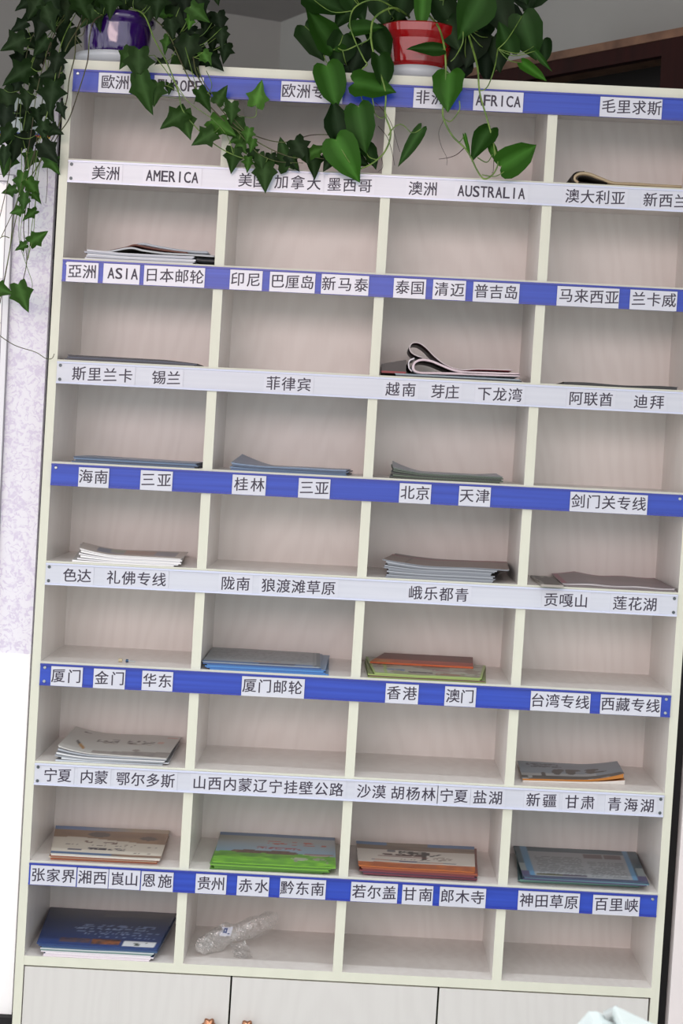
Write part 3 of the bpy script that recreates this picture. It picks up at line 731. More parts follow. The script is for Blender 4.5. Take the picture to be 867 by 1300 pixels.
# ---- rows 4 and 3 (seen almost edge-on)
def wq(u0, u1, row, y0, y1, v, skew=0, k=1.0):
    xa = at(u0, v, 0).x; xb = at(u1, v, 0).x
    return [(xa, y0), (xb, y0), (xb+skew, y1), (xa+skew, y1)]
stack('leaflet', 4, 1, None, .009, 4, art_bluegrey, 'slate blue leaflet topmost above the 海南 card', 'blue leaflet beneath the topmost one above the 海南 card', 'leaflet', group='blue leaflets in the 海南 compartment',
      world=wq(91, 248, 4, .012, .20, 588, .004), edges=('4a617f', '35475e', '5d7896', '43586f'), under='5b6f8a', curl=lambda s, t: -.0015*s)
stack('leaflet', 4, 2, None, .008, 4, art_bluegrey, 'blue leaflet with its left corner curling up above the 桂林 card', 'flat blue leaflet beneath the curled one above the 桂林 card', 'leaflet', group='blue leaflets in the 桂林 compartment',
      world=wq(292, 440, 4, .012, .20, 597, .006), edges=('4f6a8c', '6b86a6', '3d5068', '7d94b0'), under='66809e', curl=lambda s, t: .018*max(0, 1-s/.30)**1.4*(.25+.75*t))
stack('leaflet', 4, 3, None, .010, 5, lambda s, t: lerp(hexc('a2a9b4'), hexc('8d96a3'), vnoise(s*4, t*4)), 'pale grey leaflet curling up at its left end above the 北京 card', 'dark green-edged leaflet beneath the pale curled one above the 北京 card', 'leaflet', group='leaflets in the 北京 compartment',
      world=wq(498, 639, 4, .012, .20, 608, .002), edges=('2f3a2f', '4a5a48', '27302a', '3c4a3c', '55645a'), under='8f9aa2', curl=lambda s, t: .017*max(0, 1-s/.30)**1.6*(.45+.55*t)+.003*max(0, (s-.8)/.2)*t)
stack('leaflet', 3, 1, None, .0075, 3, flat('3a4152'), 'dark slate leaflet topmost above the 斯里兰卡 label', 'dark leaflet beneath the topmost one above the 斯里兰卡 label', 'leaflet', group='dark leaflets above the 斯里兰卡 label',
      world=wq(84, 250, 3, .010, .16, 461, 0), edges=('252b38', '3a4456', '20242e'), under='2e3440', curl=lambda s, t: -.004*max(0, (s-.75)/.25))
stack('leaflet', 3, 4, None, .0045, 1, flat('23262b'), 'single thin black sheet lying above the 阿联酋 label', '', 'leaflet',
      world=wq(716, 862, 3, .010, .14, 490, 0), edges=('17191d',), under='17191d', curl=lambda s, t: .0015*math.sin(s*9))
o = link('leaflet', bm, M['print']); tag(o, 'worn dark folded sheet at the left of the rose-grey magazine, above the 贡嘎山 label', 'leaflet')
# ---- row 2 pile
stack('magazine', 2, 1, None, .012, 5, flat('cfd2da'), 'white magazine flat under the bent ones above the ASIA card', 'white magazine low in the pile above the ASIA card', 'magazine', group='white magazines above the ASIA card',
      world=wq(108, 246, 2, .008, .19, 328, .012), edges=('d3d6de', 'b2b7c2', 'dfe2e8', '9aa0ac', 'd8dbe3'), under='8f95a0', curl=lambda s, t: .003*max(0, 1-s/.3))

# ---- bent and folded papers: a profile in (x, z) swept along y
def ribbon(name, prof, y0, y1, th, cin, cout, label=None, cat=None, parent=None, cedge=None, paint=None):
    pts = smooth_path([(x, 0, z) for x, z in prof], 8)
    bm = bmesh.new(); cl = bm.loops.layers.float_color.new('Col')
    n = len(pts); A, B = [], []
    for i, p in enumerate(pts):
        d = (pts[min(i+1, n-1)]-pts[max(i-1, 0)]).normalized(); nn = Vector((-d.z, 0, d.x))
        A.append([bm.verts.new((p.x+nn.x*th/2, y, p.z+nn.z*th/2)) for y in (y0, y1)])
        B.append([bm.verts.new((p.x-nn.x*th/2, y, p.z-nn.z*th/2)) for y in (y0, y1)])
    def F(vs, c):
        f = bm.faces.new(vs)
        for l in f.loops: l[cl] = (*lin(c), 1)
    ce = cedge or cout
    for i in range(n-1):
        co = paint(i/(n-1)) if paint else cout
        F((A[i][0], A[i][1], A[i+1][1], A[i+1][0]), co); F((B[i][0], B[i+1][0], B[i+1][1], B[i][1]), cin)
        F((A[i][0], A[i+1][0], B[i+1][0], B[i][0]), ce); F((A[i][1], B[i][1], B[i+1][1], A[i+1][1]), ce)
    F((A[0][0], B[0][0], B[0][1], A[0][1]), ce); F((A[-1][0], A[-1][1], B[-1][1], B[-1][0]), ce)
    o = link(name, bm, M['print'], parent, True)
    if label: tag(o, label, cat)
    return o
def prof_px(pts, y): return [(at(u, v, y).x, at(u, v, y).z) for u, v in pts]
def sc_px(pts, ox, oy, k): return [(ox+a/k, oy+b/k) for a, b in pts]
# row 1: rolled newspaper
yr = .012
o = empty('newspaper', tuple(at(790, 238, .08)), 'tan newspaper rolled over at its left end above the 澳大利亚 label', 'newspaper')
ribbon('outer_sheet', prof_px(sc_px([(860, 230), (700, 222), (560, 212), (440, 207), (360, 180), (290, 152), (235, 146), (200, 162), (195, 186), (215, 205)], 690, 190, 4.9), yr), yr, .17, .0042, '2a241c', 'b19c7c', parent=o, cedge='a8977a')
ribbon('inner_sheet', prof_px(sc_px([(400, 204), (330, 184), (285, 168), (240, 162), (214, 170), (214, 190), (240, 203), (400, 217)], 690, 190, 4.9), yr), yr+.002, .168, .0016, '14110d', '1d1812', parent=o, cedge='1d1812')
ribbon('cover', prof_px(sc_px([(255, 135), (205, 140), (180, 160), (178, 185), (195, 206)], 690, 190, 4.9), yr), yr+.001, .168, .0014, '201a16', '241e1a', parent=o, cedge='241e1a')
# row 2: bent magazines on the white pile
def r2(pts): return prof_px(sc_px(pts, 90, 295, 4.335), .012)
ribbon('magazine', r2([(180, 112), (240, 100), (330, 86), (400, 100), (520, 116), (640, 122), (790, 132)]), .012, .17, .0030, '2a2622', '8f9298', 'grey magazine bent in a shallow arch on the white ones above the ASIA card', 'magazine', cedge='b9bcc0')
ribbon('magazine', r2([(215, 100), (300, 82), (352, 68), (420, 82), (520, 98), (640, 112)]), .014, .17, .0022, '4a1f18', '6b3a2c', 'red-brown magazine bent between two grey ones above the ASIA card', 'magazine', cedge='6b4438')
ribbon('magazine', r2([(362, 66), (400, 62), (460, 74), (560, 92), (660, 104), (752, 108)]), .016, .17, .0030, 'b9bec6', '4a4f5a', 'dark grey magazine topmost and arched on the pile above the ASIA card', 'magazine', cedge='a9afb8')
ribbon('magazine', [(a, b) for a, b in prof_px([(249, 329), (256, 330.5), (266, 331), (272.5, 331.5)], .012)], .012, .15, .0075, '17171a', '202226', 'black booklet at the right end of the white pile above the ASIA card', 'magazine')
# row 3: folded magazines; dark inner faces also carry the shadow inside the loops
def r3(pts, y=.012): return prof_px(sc_px(pts, 480, 420, 4.335), y)
stack('brochure', 3, 3, None, .0045, 2, flat('51606e'), 'thin slate blue brochure under the folded magazines above the 越南 label', 'dark leaflet lying lowest under the folded magazines above the 越南 label', 'brochure',
      world=wq(501, 662, 3, .006, .18, 476, .003), edges=('232a33', '8fa0ac'), under='323c48')
ribbon('magazine', r3([(780, 246), (640, 243), (480, 237), (330, 233), (230, 230), (196, 212), (200, 178), (235, 160), (290, 166), (350, 190), (410, 214), (480, 228), (600, 232), (780, 239)]), .012, .18, .0036, '2a2022', 'd8d6dc', 'pink and white magazine folded over in a loop above the 越南 label', 'magazine', cedge='d6c4cb')
ribbon('magazine', r3([(186, 222), (172, 205), (168, 180), (176, 160), (200, 150)]), .02, .18, .0020, 'd8d6dc', '3a1418', 'dark red cover wrapped behind the folded loop above the 越南 label', 'magazine', cedge='d9d6da')
ribbon('magazine', r3([(742, 216), (640, 212), (540, 210), (470, 214), (415, 204), (360, 178), (310, 138), (265, 92), (225, 66), (190, 66), (174, 90), (184, 118), (215, 136), (245, 146)]), .018, .17, .0016, '1c1415', '2a1a1c', 'dark magazine sheet rolled into a tall loop on top of the folded pile', 'magazine', cedge='c4b9bb', paint=lambda f: '8a2230' if f < .35 else '2a1a1c')
bl = r3([(20, 180), (90, 164), (160, 158)]); br = r3([(20, 228), (160, 228)])
x0, x1, zb1, zt0, zt1 = bl[0][0], bl[2][0]-.001, shelf_z(3)+.005, bl[0][1], bl[2][1]
xl_, _ = cell(3, shelf_z(3)); x0 = max(x0, xl_)
bm = bmesh.new(); slab(bm, [Vector((x0, .022)), Vector((x1, .022)), Vector((x1, .17)), Vector((x0, .17))], lambda s, t: zb1, lambda s, t: zt0+(zt1-zt0)*s, lambda s, t: hexc('2e2725'), '2b2523', '2b2523', 12, 6)
slab(bm, [Vector((x0, .0205)), Vector((x1, .0205)), Vector((x1, .17)), Vector((x0, .17))], lambda s, t: zb1+.0002, lambda s, t: zb1+.0035, flat('8a2028'), '8a2028', '8a2028', 4, 4)
tag(link('magazine', bm, M['print']), 'thick dark magazine with a red lower edge at the left of the folded loop', 'magazine')

# ---- row 6: screw and wall plug
zs = shelf_z(6)
p = at_z(163, 839, zs+.003); bm = bmesh.new()
tube(bm, [p+Vector((0, 0, 0)), p+Vector((.012, .001, -.0010))], .0011, .0004, 8, 0)
tube(bm, [p+Vector((-.0042, 0, .0)), p+Vector((0, 0, 0))], .0029, .0026, 10, 1)
tag(link('screw', bm, [M['screw'], mat('blue_zinc', lin('3b5570'), .3, .8)]), 'small loose screw with a blue-grey head on the shelf above the 金门 card', 'screw')
p = at_z(153.5, 838.2, zs+.003); bm = bmesh.new()
tube(bm, [p+Vector((-.0038, 0, 0)), p+Vector((.0022, 0, 0))], .0030, .0030, 12, 0); tube(bm, [p+Vector((.0020, 0, 0)), p+Vector((.0026, 0, 0))], .0012, .0012, 8, 1)
tag(link('wall_plug', bm, [mat('yellowed_plastic', lin('b7ab8c'), .5), mat('plug_hole', lin('2e2418'), .7)]), 'tiny yellowish wall plug beside the loose screw on the shelf', 'wall plug')

# ---- row 9: clear plastic bag
zb9 = shelf_z(9)
def bag():
    c0 = at_z(248, 1205, zb9+.012); c1 = at_z(352, 1177, zb9+.03)
    a = Vector((c0.x, c0.y, zb9+.018)); b = Vector((c1.x, c1.y+.01, zb9+.042))
    bm = bmesh.new(); nu, nv = 26, 18; rings = []
    for i in range(nu+1):
        t = i/nu; c = a.lerp(b, t)
        R = .026*math.sin(math.pi*min(1, max(.04, t*1.9)))**.6 if t < .5 else 0
        R = max(R, .015+.009*math.sin(math.pi*min(1, max(0, (t-.42)/.58)))); R *= (1 if 0 < i < nu else .25)
        ring = []
        for k in range(nv):
            th = 2*math.pi*k/nv
            w = 1+.40*(vnoise(t*7+3, th*1.6)-.5)+.42*(vnoise(t*15, th*2.6+9)-.5)
            if i == 0 or i == nu: w = 1
            off = Vector((.25*math.cos(th), .9*math.cos(th), .78*math.sin(th)))*R*w
            p = c+off; p.z = max(p.z, zb9+.0008+.0025*vnoise(t*20, th*6)); ring.append(bm.verts.new(p))
        rings.append(ring)
    for r_, s_ in zip(rings, rings[1:]):
        for k in range(nv): bm.faces.new((r_[k], r_[(k+1) % nv], s_[(k+1) % nv], s_[k]))
    # hanging flap at the middle
    m = a.lerp(b, .48); rows = []
    for i in range(14):
        t = i/13; row = []
        for k in range(10):
            s = k/9
            row.append(bm.verts.new((m.x-.012+.03*s+.012*t+.004*vnoise(s*6, t*7), m.y-.012-.048*t+.01*vnoise(s*5+3, t*5), zb9+.003+(.018*(1-t))*(.4+.6*vnoise(s*7, t*6+4)))))
        rows.append(row)
    for r_, s_ in zip(rows, rows[1:]):
        for k in range(9): bm.faces.new((r_[k], r_[k+1], s_[k+1], s_[k]))
    o = link('plastic_bag', bm, M['film']); tag(o, 'crumpled clear plastic bag lying in the compartment under the 赤水 card', 'plastic bag')
    q = a.lerp(b, .36)+Vector((0, -.022, .010)); bm = bmesh.new(); cl = bm.loops.layers.float_color.new('Col')
    N = 14; g = [[bm.verts.new(q+Vector((-.009+.018*i/N+.003*j/N, -.002+.012*j/N+.001*vnoise(i*.5, j*.5), -.006+.013*j/N+.002*vnoise(i*.4, j*.4+7)))) for i in range(N+1)] for j in range(N+1)]
    for j in range(N):
        for i in range(N):
            f = bm.faces.new((g[j][i], g[j][i+1], g[j+1][i+1], g[j+1][i])); s, t = i/N, j/N
            c = hexc('c9cbd6')
            if (rect(s, t, .2, .5, .35, .8) and not rect(s, t, .3, .42, .45, .65)) or rect(s, t, .6, .8, .15, .3): c = hexc('4a5680')
            for l in f.loops: l[cl] = (*lin(c), 1)
    tag(link('sticker', bm, M['print'], o), 'white sticker with blue print')
bag()

# ------------------------------------------------------------------ plants on top of the cabinet
ZT = ZS[0]+Z0W
IVY = [(.0, 0), (-.10, .12), (-.10, .30), (.06, .33), (.18, .28), (.34, .48), (.46, .29), (.60, .20), (.80, .11), (1, 0)]
HEART = [(0, 0), (-.08, .08), (-.12, .20), (-.07, .32), (.08, .41), (.27, .43), (.48, .38), (.68, .27), (.86, .12), (1, 0)]
def leaf(bm, cl, base, xdir, normal, L, shape, col, fold=.25, droop=.2, rnd=random, wfac=1.0):
    X = xdir.normalized(); Nn = (normal-X*normal.dot(X)).normalized(); Y = Nn.cross(X)
    j = [1+rnd.uniform(-.10, .10) for _ in shape]
    def pt(x, y):
        z = fold*abs(y)*.9-droop*(max(x, 0)**2)-.35*abs(y)**2+.02*math.sin(9*x+5*y)
        return base+L*(X*x+Y*y*wfac+Nn*z)
    xs = [max(0, min(1, p[0])) for p in shape]
    midrib = [bm.verts.new(pt(x, 0)) for x in xs]
    vein = tuple(min(1, c*1.9+.012) for c in col)
    for sgn in (1, -1):
        mid = [bm.verts.new(pt((xs[i]*.5+shape[i][0]*.5), sgn*shape[i][1]*.5*j[i])) for i in range(len(shape))]
        out = [bm.verts.new(pt(shape[i][0], sgn*shape[i][1]*j[i])) for i in range(len(shape))]
        for a, b, ca, cb in ((midrib, mid, vein, col), (mid, out, col, col)):
            for i in range(len(shape)-1):
                vs = [a[i], a[i+1], b[i+1], b[i]]; cs = [ca, ca, cb, cb]
                if sgn < 0: vs.reverse(); cs.reverse()
                f = bm.faces.new(vs); f.smooth = True
                for l, c in zip(f.loops, cs): l[cl] = (*c, 1)
def plant(root, shape, leaves, stems, leafmat, seed, colA, colB, wpet, twigs=(), sizek=1.0):
    rnd = random.Random(seed)
    bmv = bmesh.new(); samples = []
    for s in stems:
        pts, r, mi = s
        path = smooth_path([at(u, v, y) for u, v, y in pts], 6); tube(bmv, path, r, r*.7, 6, mi); samples += path
    bml = bmesh.new(); cl = bml.loops.layers.float_color.new('Col')
    for e in leaves:
        u, v, s, ang = e[:4]; y = e[4]; br = e[5] if len(e) > 5 else .25; wf = e[6] if len(e) > 6 else 1.0
        c = at(u, v, y); k = (c-CAM).dot(_f)/FPX; L = s*k*sizek; a = math.radians(ang)
        X = (_r*math.cos(a)-_u*math.sin(a))+Vector((0, rnd.uniform(-.25, .15), 0))
        Nn = Vector((rnd.uniform(-.7, .7), -1, rnd.uniform(-.1, .7)))
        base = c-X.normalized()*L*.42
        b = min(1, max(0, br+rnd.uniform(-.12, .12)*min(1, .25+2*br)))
        col = lerp(lin(colA), lin(colB), b)  # leaf colour also carries shade: upper leaves darkened, hanging ones brighter
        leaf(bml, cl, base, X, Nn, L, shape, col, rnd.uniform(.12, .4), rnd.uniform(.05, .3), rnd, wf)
        if samples:
            n = min(samples, key=lambda q: (q-base).length)
            d = (n-base).length
            if .004 < d < .11:
                m = (n+base)/2+Vector((rnd.uniform(-.1, .1)*d, -.12*d, -.18*d))
                tube(bmv, smooth_path([n, m, base], 5), wpet, wpet*.8, 5, 0)
    for tpts, r in twigs: tube(bmv, smooth_path([at(u, v, y) for u, v, y in tpts], 6), r, r*.5, 5, 2)
    link('foliage', bml, leafmat, root); link('vine', bmv, [M['stem'], M['vine'], M['root']], root, True)

# --- purple pot with ivy
pc = at(148, 66, .078); px_ = pc.x
bm = bmesh.new(); zs0 = ZT+.0005
lathe(bm, [(.040, 0), (.058, .001), (.0655, .012), (.0675, .0205), (.0655, .0205), (.062, .014), (.050, .006), (0, .005)], (px_, .078, zs0), 48)
tag(link('saucer', bm, M['saucer'], None, True), 'grey plastic saucer under the purple pot on top of the cabinet', 'saucer')
ivy = empty('potted_ivy', (px_, .078, zs0+.007), 'trailing ivy in a glossy purple pot on the top left of the cabinet', 'plant')
M['purple'] = mat('purple_glaze', lin('2d1058'), .12, 0, .6, .6)
nt, N, L, b = nodes(M['purple'])
tc = N.new('ShaderNodeTexCoord'); wv = N.new('ShaderNodeTexWave'); wv.wave_type = 'BANDS'; wv.bands_direction = 'DIAGONAL'; wv.inputs['Scale'].default_value = 14; wv.inputs['Distortion'].default_value = 3
bp = N.new('ShaderNodeBump'); bp.inputs['Strength'].default_value = .35; bp.inputs['Distance'].default_value = .002
L.new(tc.outputs['Object'], wv.inputs['Vector']); L.new(wv.outputs['Fac'], bp.inputs['Height']); L.new(bp.outputs[0], b.inputs['Normal'])
bm = bmesh.new()
lathe(bm, [(.046, 0), (.0505, .004), (.054, .030), (.0565, .060), (.057, .064), (.0615, .066), (.0625, .078), (.0600, .080), (.0575, .079), (.0555, .066), (0.052, .064)], (px_, .078, zs0+.0072), 56)
link('flower_pot', bm, M['purple'], ivy, True)
bm = bmesh.new(); lathe(bm, [(.055, .0655), (.03, .070), (0, .072)], (px_, .078, zs0+.0072), 32); link('soil', bm, M['soil'], ivy, True)

A = 0.02; Bk = .10; Fr = -.03
ivl = []
# upper left, beyond the cabinet edge
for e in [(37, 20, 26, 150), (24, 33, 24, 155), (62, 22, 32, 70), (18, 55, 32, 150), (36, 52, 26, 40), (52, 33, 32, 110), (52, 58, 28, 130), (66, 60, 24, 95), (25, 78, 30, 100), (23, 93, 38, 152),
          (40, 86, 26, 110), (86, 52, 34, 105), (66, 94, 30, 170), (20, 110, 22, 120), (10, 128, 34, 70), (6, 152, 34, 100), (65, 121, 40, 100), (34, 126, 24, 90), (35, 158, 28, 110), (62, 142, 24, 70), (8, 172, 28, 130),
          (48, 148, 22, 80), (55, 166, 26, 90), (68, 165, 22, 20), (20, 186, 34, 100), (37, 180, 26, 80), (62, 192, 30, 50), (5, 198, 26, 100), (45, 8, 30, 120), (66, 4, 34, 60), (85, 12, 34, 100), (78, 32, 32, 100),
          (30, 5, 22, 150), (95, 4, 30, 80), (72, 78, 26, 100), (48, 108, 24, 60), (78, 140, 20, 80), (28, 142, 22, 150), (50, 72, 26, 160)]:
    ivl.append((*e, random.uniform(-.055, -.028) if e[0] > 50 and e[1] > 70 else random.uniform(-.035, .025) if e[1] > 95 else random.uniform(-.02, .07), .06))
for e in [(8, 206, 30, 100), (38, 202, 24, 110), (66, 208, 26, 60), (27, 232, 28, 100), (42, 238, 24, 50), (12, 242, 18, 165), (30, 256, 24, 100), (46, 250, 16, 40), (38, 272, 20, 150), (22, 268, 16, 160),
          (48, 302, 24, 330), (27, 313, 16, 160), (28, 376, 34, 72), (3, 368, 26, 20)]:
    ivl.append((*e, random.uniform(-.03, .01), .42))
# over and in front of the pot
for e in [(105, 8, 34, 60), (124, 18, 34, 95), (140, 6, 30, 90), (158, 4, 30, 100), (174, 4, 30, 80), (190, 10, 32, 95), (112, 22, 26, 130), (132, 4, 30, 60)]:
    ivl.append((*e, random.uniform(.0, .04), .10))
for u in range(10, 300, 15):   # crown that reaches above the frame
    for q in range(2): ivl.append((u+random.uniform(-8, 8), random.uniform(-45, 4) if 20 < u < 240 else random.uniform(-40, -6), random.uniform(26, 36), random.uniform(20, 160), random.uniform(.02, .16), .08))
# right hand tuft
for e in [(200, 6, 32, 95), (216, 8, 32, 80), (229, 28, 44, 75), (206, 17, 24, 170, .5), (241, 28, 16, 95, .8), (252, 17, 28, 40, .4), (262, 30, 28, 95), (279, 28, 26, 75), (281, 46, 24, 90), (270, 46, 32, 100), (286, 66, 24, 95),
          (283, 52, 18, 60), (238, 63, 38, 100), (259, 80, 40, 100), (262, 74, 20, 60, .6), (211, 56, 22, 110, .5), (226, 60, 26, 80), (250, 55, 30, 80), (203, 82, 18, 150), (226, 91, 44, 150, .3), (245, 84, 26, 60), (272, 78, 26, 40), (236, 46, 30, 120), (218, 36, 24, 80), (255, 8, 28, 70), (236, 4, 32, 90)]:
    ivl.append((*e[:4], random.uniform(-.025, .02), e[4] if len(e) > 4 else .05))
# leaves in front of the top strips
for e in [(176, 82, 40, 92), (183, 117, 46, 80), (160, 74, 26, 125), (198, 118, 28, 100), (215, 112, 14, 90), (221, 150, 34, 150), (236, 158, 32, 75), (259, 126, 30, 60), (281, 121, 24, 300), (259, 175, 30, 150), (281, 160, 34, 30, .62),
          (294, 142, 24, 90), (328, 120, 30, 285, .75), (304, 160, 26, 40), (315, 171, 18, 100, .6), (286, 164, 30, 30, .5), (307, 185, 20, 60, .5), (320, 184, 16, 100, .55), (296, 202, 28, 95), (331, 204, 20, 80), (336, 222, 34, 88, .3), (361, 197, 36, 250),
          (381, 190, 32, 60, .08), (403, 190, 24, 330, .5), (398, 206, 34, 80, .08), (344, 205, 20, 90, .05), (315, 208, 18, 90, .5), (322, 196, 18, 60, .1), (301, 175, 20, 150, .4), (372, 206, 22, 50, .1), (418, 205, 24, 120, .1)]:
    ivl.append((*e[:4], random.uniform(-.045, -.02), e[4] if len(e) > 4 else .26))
V1, V0 = 1, 0
ivs = [
 ([(150, 12, .06), (122, 24, -.01), (114, 45, -.02), (111, 78, -.03), (100, 115, -.035), (88, 150, -.03), (76, 168, -.02), (66, 185, -.01), (45, 215, -.01), (20, 262, -.015), (12, 320, -.02), (0, 385, -.02)], .0011, 1),
 ([(110, 10, .05), (97, 40, 0), (95, 70, -.02), (88, 100, -.03), (84, 130, -.03), (70, 170, -.02), (55, 195, -.01), (40, 235, -.01), (30, 285, -.015), (34, 330, -.015), (28, 360, -.02)], .0011, 1),
 ([(100, 8, .06), (70, 40, .02), (60, 90, .01), (52, 140, 0), (45, 190, -.01), (38, 250, -.015), (36, 300, -.015), (35, 330, -.015)], .0010, 1),
 ([(95, 5, .06), (45, 40, .03), (30, 90, .02), (22, 140, .01), (16, 190, 0), (8, 240, -.005), (-4, 290, 0)], .0010, 1),
 ([(80, 10, .05), (58, 70, .02), (66, 120, .01), (62, 170, 0), (50, 210, -.01), (45, 260, -.015), (42, 300, -.015), (34, 332, -.015)], .0008, 0),
 ([(90, 10, .05), (45, 70, .02), (35, 130, .01), (28, 180, 0), (27, 240, -.01), (24, 300, -.015), (33, 335, -.015), (41, 360, -.015), (38, 372, -.015)], .0007, 0),
 ([(60, 200, -.01), (60, 235, -.01), (58, 258, -.01)], .0006, 2),
 ([(120, 12, .05), (104, 30, -.01), (84, 62, -.03), (74, 100, -.035), (58, 150, -.03), (40, 205, -.02), (22, 270, -.015), (10, 330, -.015), (-3, 400, -.01)], .0010, 1),
 ([(88, 8, .05), (66, 50, .0), (48, 110, -.02), (40, 165, -.02), (30, 220, -.015), (20, 260, -.01), (2, 300, -.01)], .0009, 1),
 ([(100, 10, .05), (78, 55, -.02), (68, 110, -.035), (56, 160, -.03), (46, 200, -.02), (46, 245, -.015), (40, 290, -.015), (36, 328, -.015)], .0008, 0),
 ([(75, 10, .05), (50, 55, .02), (30, 110, .01), (26, 160, .0), (36, 210, -.01), (30, 262, -.015), (26, 300, -.015), (31, 325, -.015)], .0007, 0),
 ([(0, 158, .0), (18, 172, -.02), (36, 176, -.02), (50, 168, -.02)], .0007, 0),
 ([(112, 24, .0), (105, 44, -.03), (96, 47, -.03), (104, 60, -.03)], .0007, 1),
 ([(250, 85, -.03), (262, 110, -.035), (285, 135, -.035), (298, 152, -.035), (312, 168, -.035)], .0009, 1),
 ([(196, 70, -.03), (222, 105, -.04), (240, 130, -.04), (268, 150, -.04), (288, 172, -.04), (296, 195, -.04)], .0008, 0),
 ([(235, 60, -.02), (244, 92, -.035), (250, 118, -.04), (246, 132, -.04)], .0007, 0),
 ([(300, 165, -.035), (318, 185, -.035), (330, 196, -.035), (352, 205, -.03), (385, 207, -.03)], .0008, 1),
 ([(-6, 422, .0), (18, 438, -.005), (45, 447, -.015), (58, 455, -.02), (66, 455, -.02), (69, 449, -.02)], .0008, 1),
 ([(12, 302, -.01), (4, 300, -.01), (-4, 306, 0)], .0009, 1),
 ([(160, 10, .05), (182, 18, .0), (196, 50, -.02), (212, 80, -.03), (226, 115, -.035), (232, 140, -.035), (252, 165, -.035), (275, 185, -.035), (300, 198, -.03), (326, 205, -.03)], .0012, 0),
 ([(185, 15, .05), (212, 40, 0), (228, 75, -.02), (243, 105, -.035), (262, 130, -.035), (290, 158, -.035), (318, 175, -.035), (345, 190, -.03), (372, 200, -.03), (400, 200, -.03), (432, 206, -.03)], .0012, 1),
 ([(200, 15, .04), (240, 60, -.01), (250, 95, -.03), (272, 128, -.035), (300, 160, -.035), (318, 170, -.03), (345, 179, -.025), (368, 180, -.025), (392, 172, -.025), (412, 171, -.025), (430, 172, -.025)], .0011, 1),
 ([(262, 90, -.02), (269, 108, -.035), (262, 120, -.035), (248, 128, -.03)], .0007, 0),
 ([(325, 132, -.03), (324, 148, -.03), (308, 148, -.03), (295, 142, -.03)], .0007, 0),
 ([(198, 108, -.03), (215, 110, -.03), (232, 124, -.03), (200, 122, -.03)], .0006, 0),
]
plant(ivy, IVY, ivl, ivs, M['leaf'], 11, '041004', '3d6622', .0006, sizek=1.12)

# --- red pot with pothos
pc = at(529, 84, .075); px_ = pc.x
bm = bmesh.new()
lathe(bm, [(.034, 0), (.042, .001), (.0465, .010), (.0485, .0205), (.0470, .0205), (.044, .013), (.036, .006), (0, .005)], (px_, .06, zs0), 48)
tag(link('saucer', bm, M['saucer'], None, True), 'grey plastic saucer under the red pot on top of the cabinet', 'saucer')
pot = empty('potted_pothos', (px_, .06, zs0+.007), 'pothos with heart-shaped leaves in a glossy red faceted pot on top of the cabinet', 'plant')
M['red'] = mat('red_glaze', lin('8f0a10'), .15, 0, .6, .5)
def facet(a, z):
    k = math.pi/4; d = ((a+k/2+.15) % k)-k/2
    return .5+.5*math.cos(k/2)/math.cos(d)+.02
bm = bmesh.new()
lathe(bm, [(.042, 0), (.045, .003), (.047, .012), (.046, .016), (.049, .020), (.054, .046), (.056, .056), (.0595, .060), (.064, .066), (.066, .078), (.064, .080), (.060, .078), (.057, .066), (.054, .064)], (px_, .06, zs0+.0072), 64, 0, facet)
link('flower_pot', bm, M['red'], pot)
bm = bmesh.new(); lathe(bm, [(.054, .066), (.03, .070), (0, .072)], (px_, .06, zs0+.0072), 32); link('soil', bm, M['soil'], pot, True)
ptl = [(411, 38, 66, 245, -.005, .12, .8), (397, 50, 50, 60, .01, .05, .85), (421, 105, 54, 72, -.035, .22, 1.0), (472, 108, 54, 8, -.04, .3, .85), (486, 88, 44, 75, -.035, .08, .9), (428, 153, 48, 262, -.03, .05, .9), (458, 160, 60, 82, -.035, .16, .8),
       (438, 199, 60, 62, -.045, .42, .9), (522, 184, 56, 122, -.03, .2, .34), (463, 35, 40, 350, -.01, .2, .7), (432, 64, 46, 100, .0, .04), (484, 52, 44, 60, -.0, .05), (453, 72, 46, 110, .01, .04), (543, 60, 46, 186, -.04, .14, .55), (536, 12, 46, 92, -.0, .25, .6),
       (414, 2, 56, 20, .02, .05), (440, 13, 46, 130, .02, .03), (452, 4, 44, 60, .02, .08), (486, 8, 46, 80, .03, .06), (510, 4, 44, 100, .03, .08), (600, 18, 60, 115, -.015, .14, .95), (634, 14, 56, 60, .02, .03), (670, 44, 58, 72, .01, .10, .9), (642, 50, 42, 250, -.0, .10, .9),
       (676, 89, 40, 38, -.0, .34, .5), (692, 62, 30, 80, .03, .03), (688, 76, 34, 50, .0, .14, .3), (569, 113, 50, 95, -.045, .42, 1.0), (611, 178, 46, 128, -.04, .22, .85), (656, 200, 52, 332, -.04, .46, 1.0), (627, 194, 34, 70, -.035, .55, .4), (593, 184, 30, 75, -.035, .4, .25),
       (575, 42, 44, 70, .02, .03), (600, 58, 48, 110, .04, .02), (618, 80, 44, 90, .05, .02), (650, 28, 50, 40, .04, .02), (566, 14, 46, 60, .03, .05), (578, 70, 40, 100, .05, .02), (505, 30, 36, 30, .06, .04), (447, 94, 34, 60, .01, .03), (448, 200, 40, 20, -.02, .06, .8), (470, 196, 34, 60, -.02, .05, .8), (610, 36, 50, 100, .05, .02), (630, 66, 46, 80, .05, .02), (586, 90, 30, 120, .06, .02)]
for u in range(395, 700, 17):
    for q in range(2): ptl.append((u+random.uniform(-8, 8), random.uniform(-60, -12), random.uniform(40, 58), random.uniform(40, 140), random.uniform(.02, .14), .06))
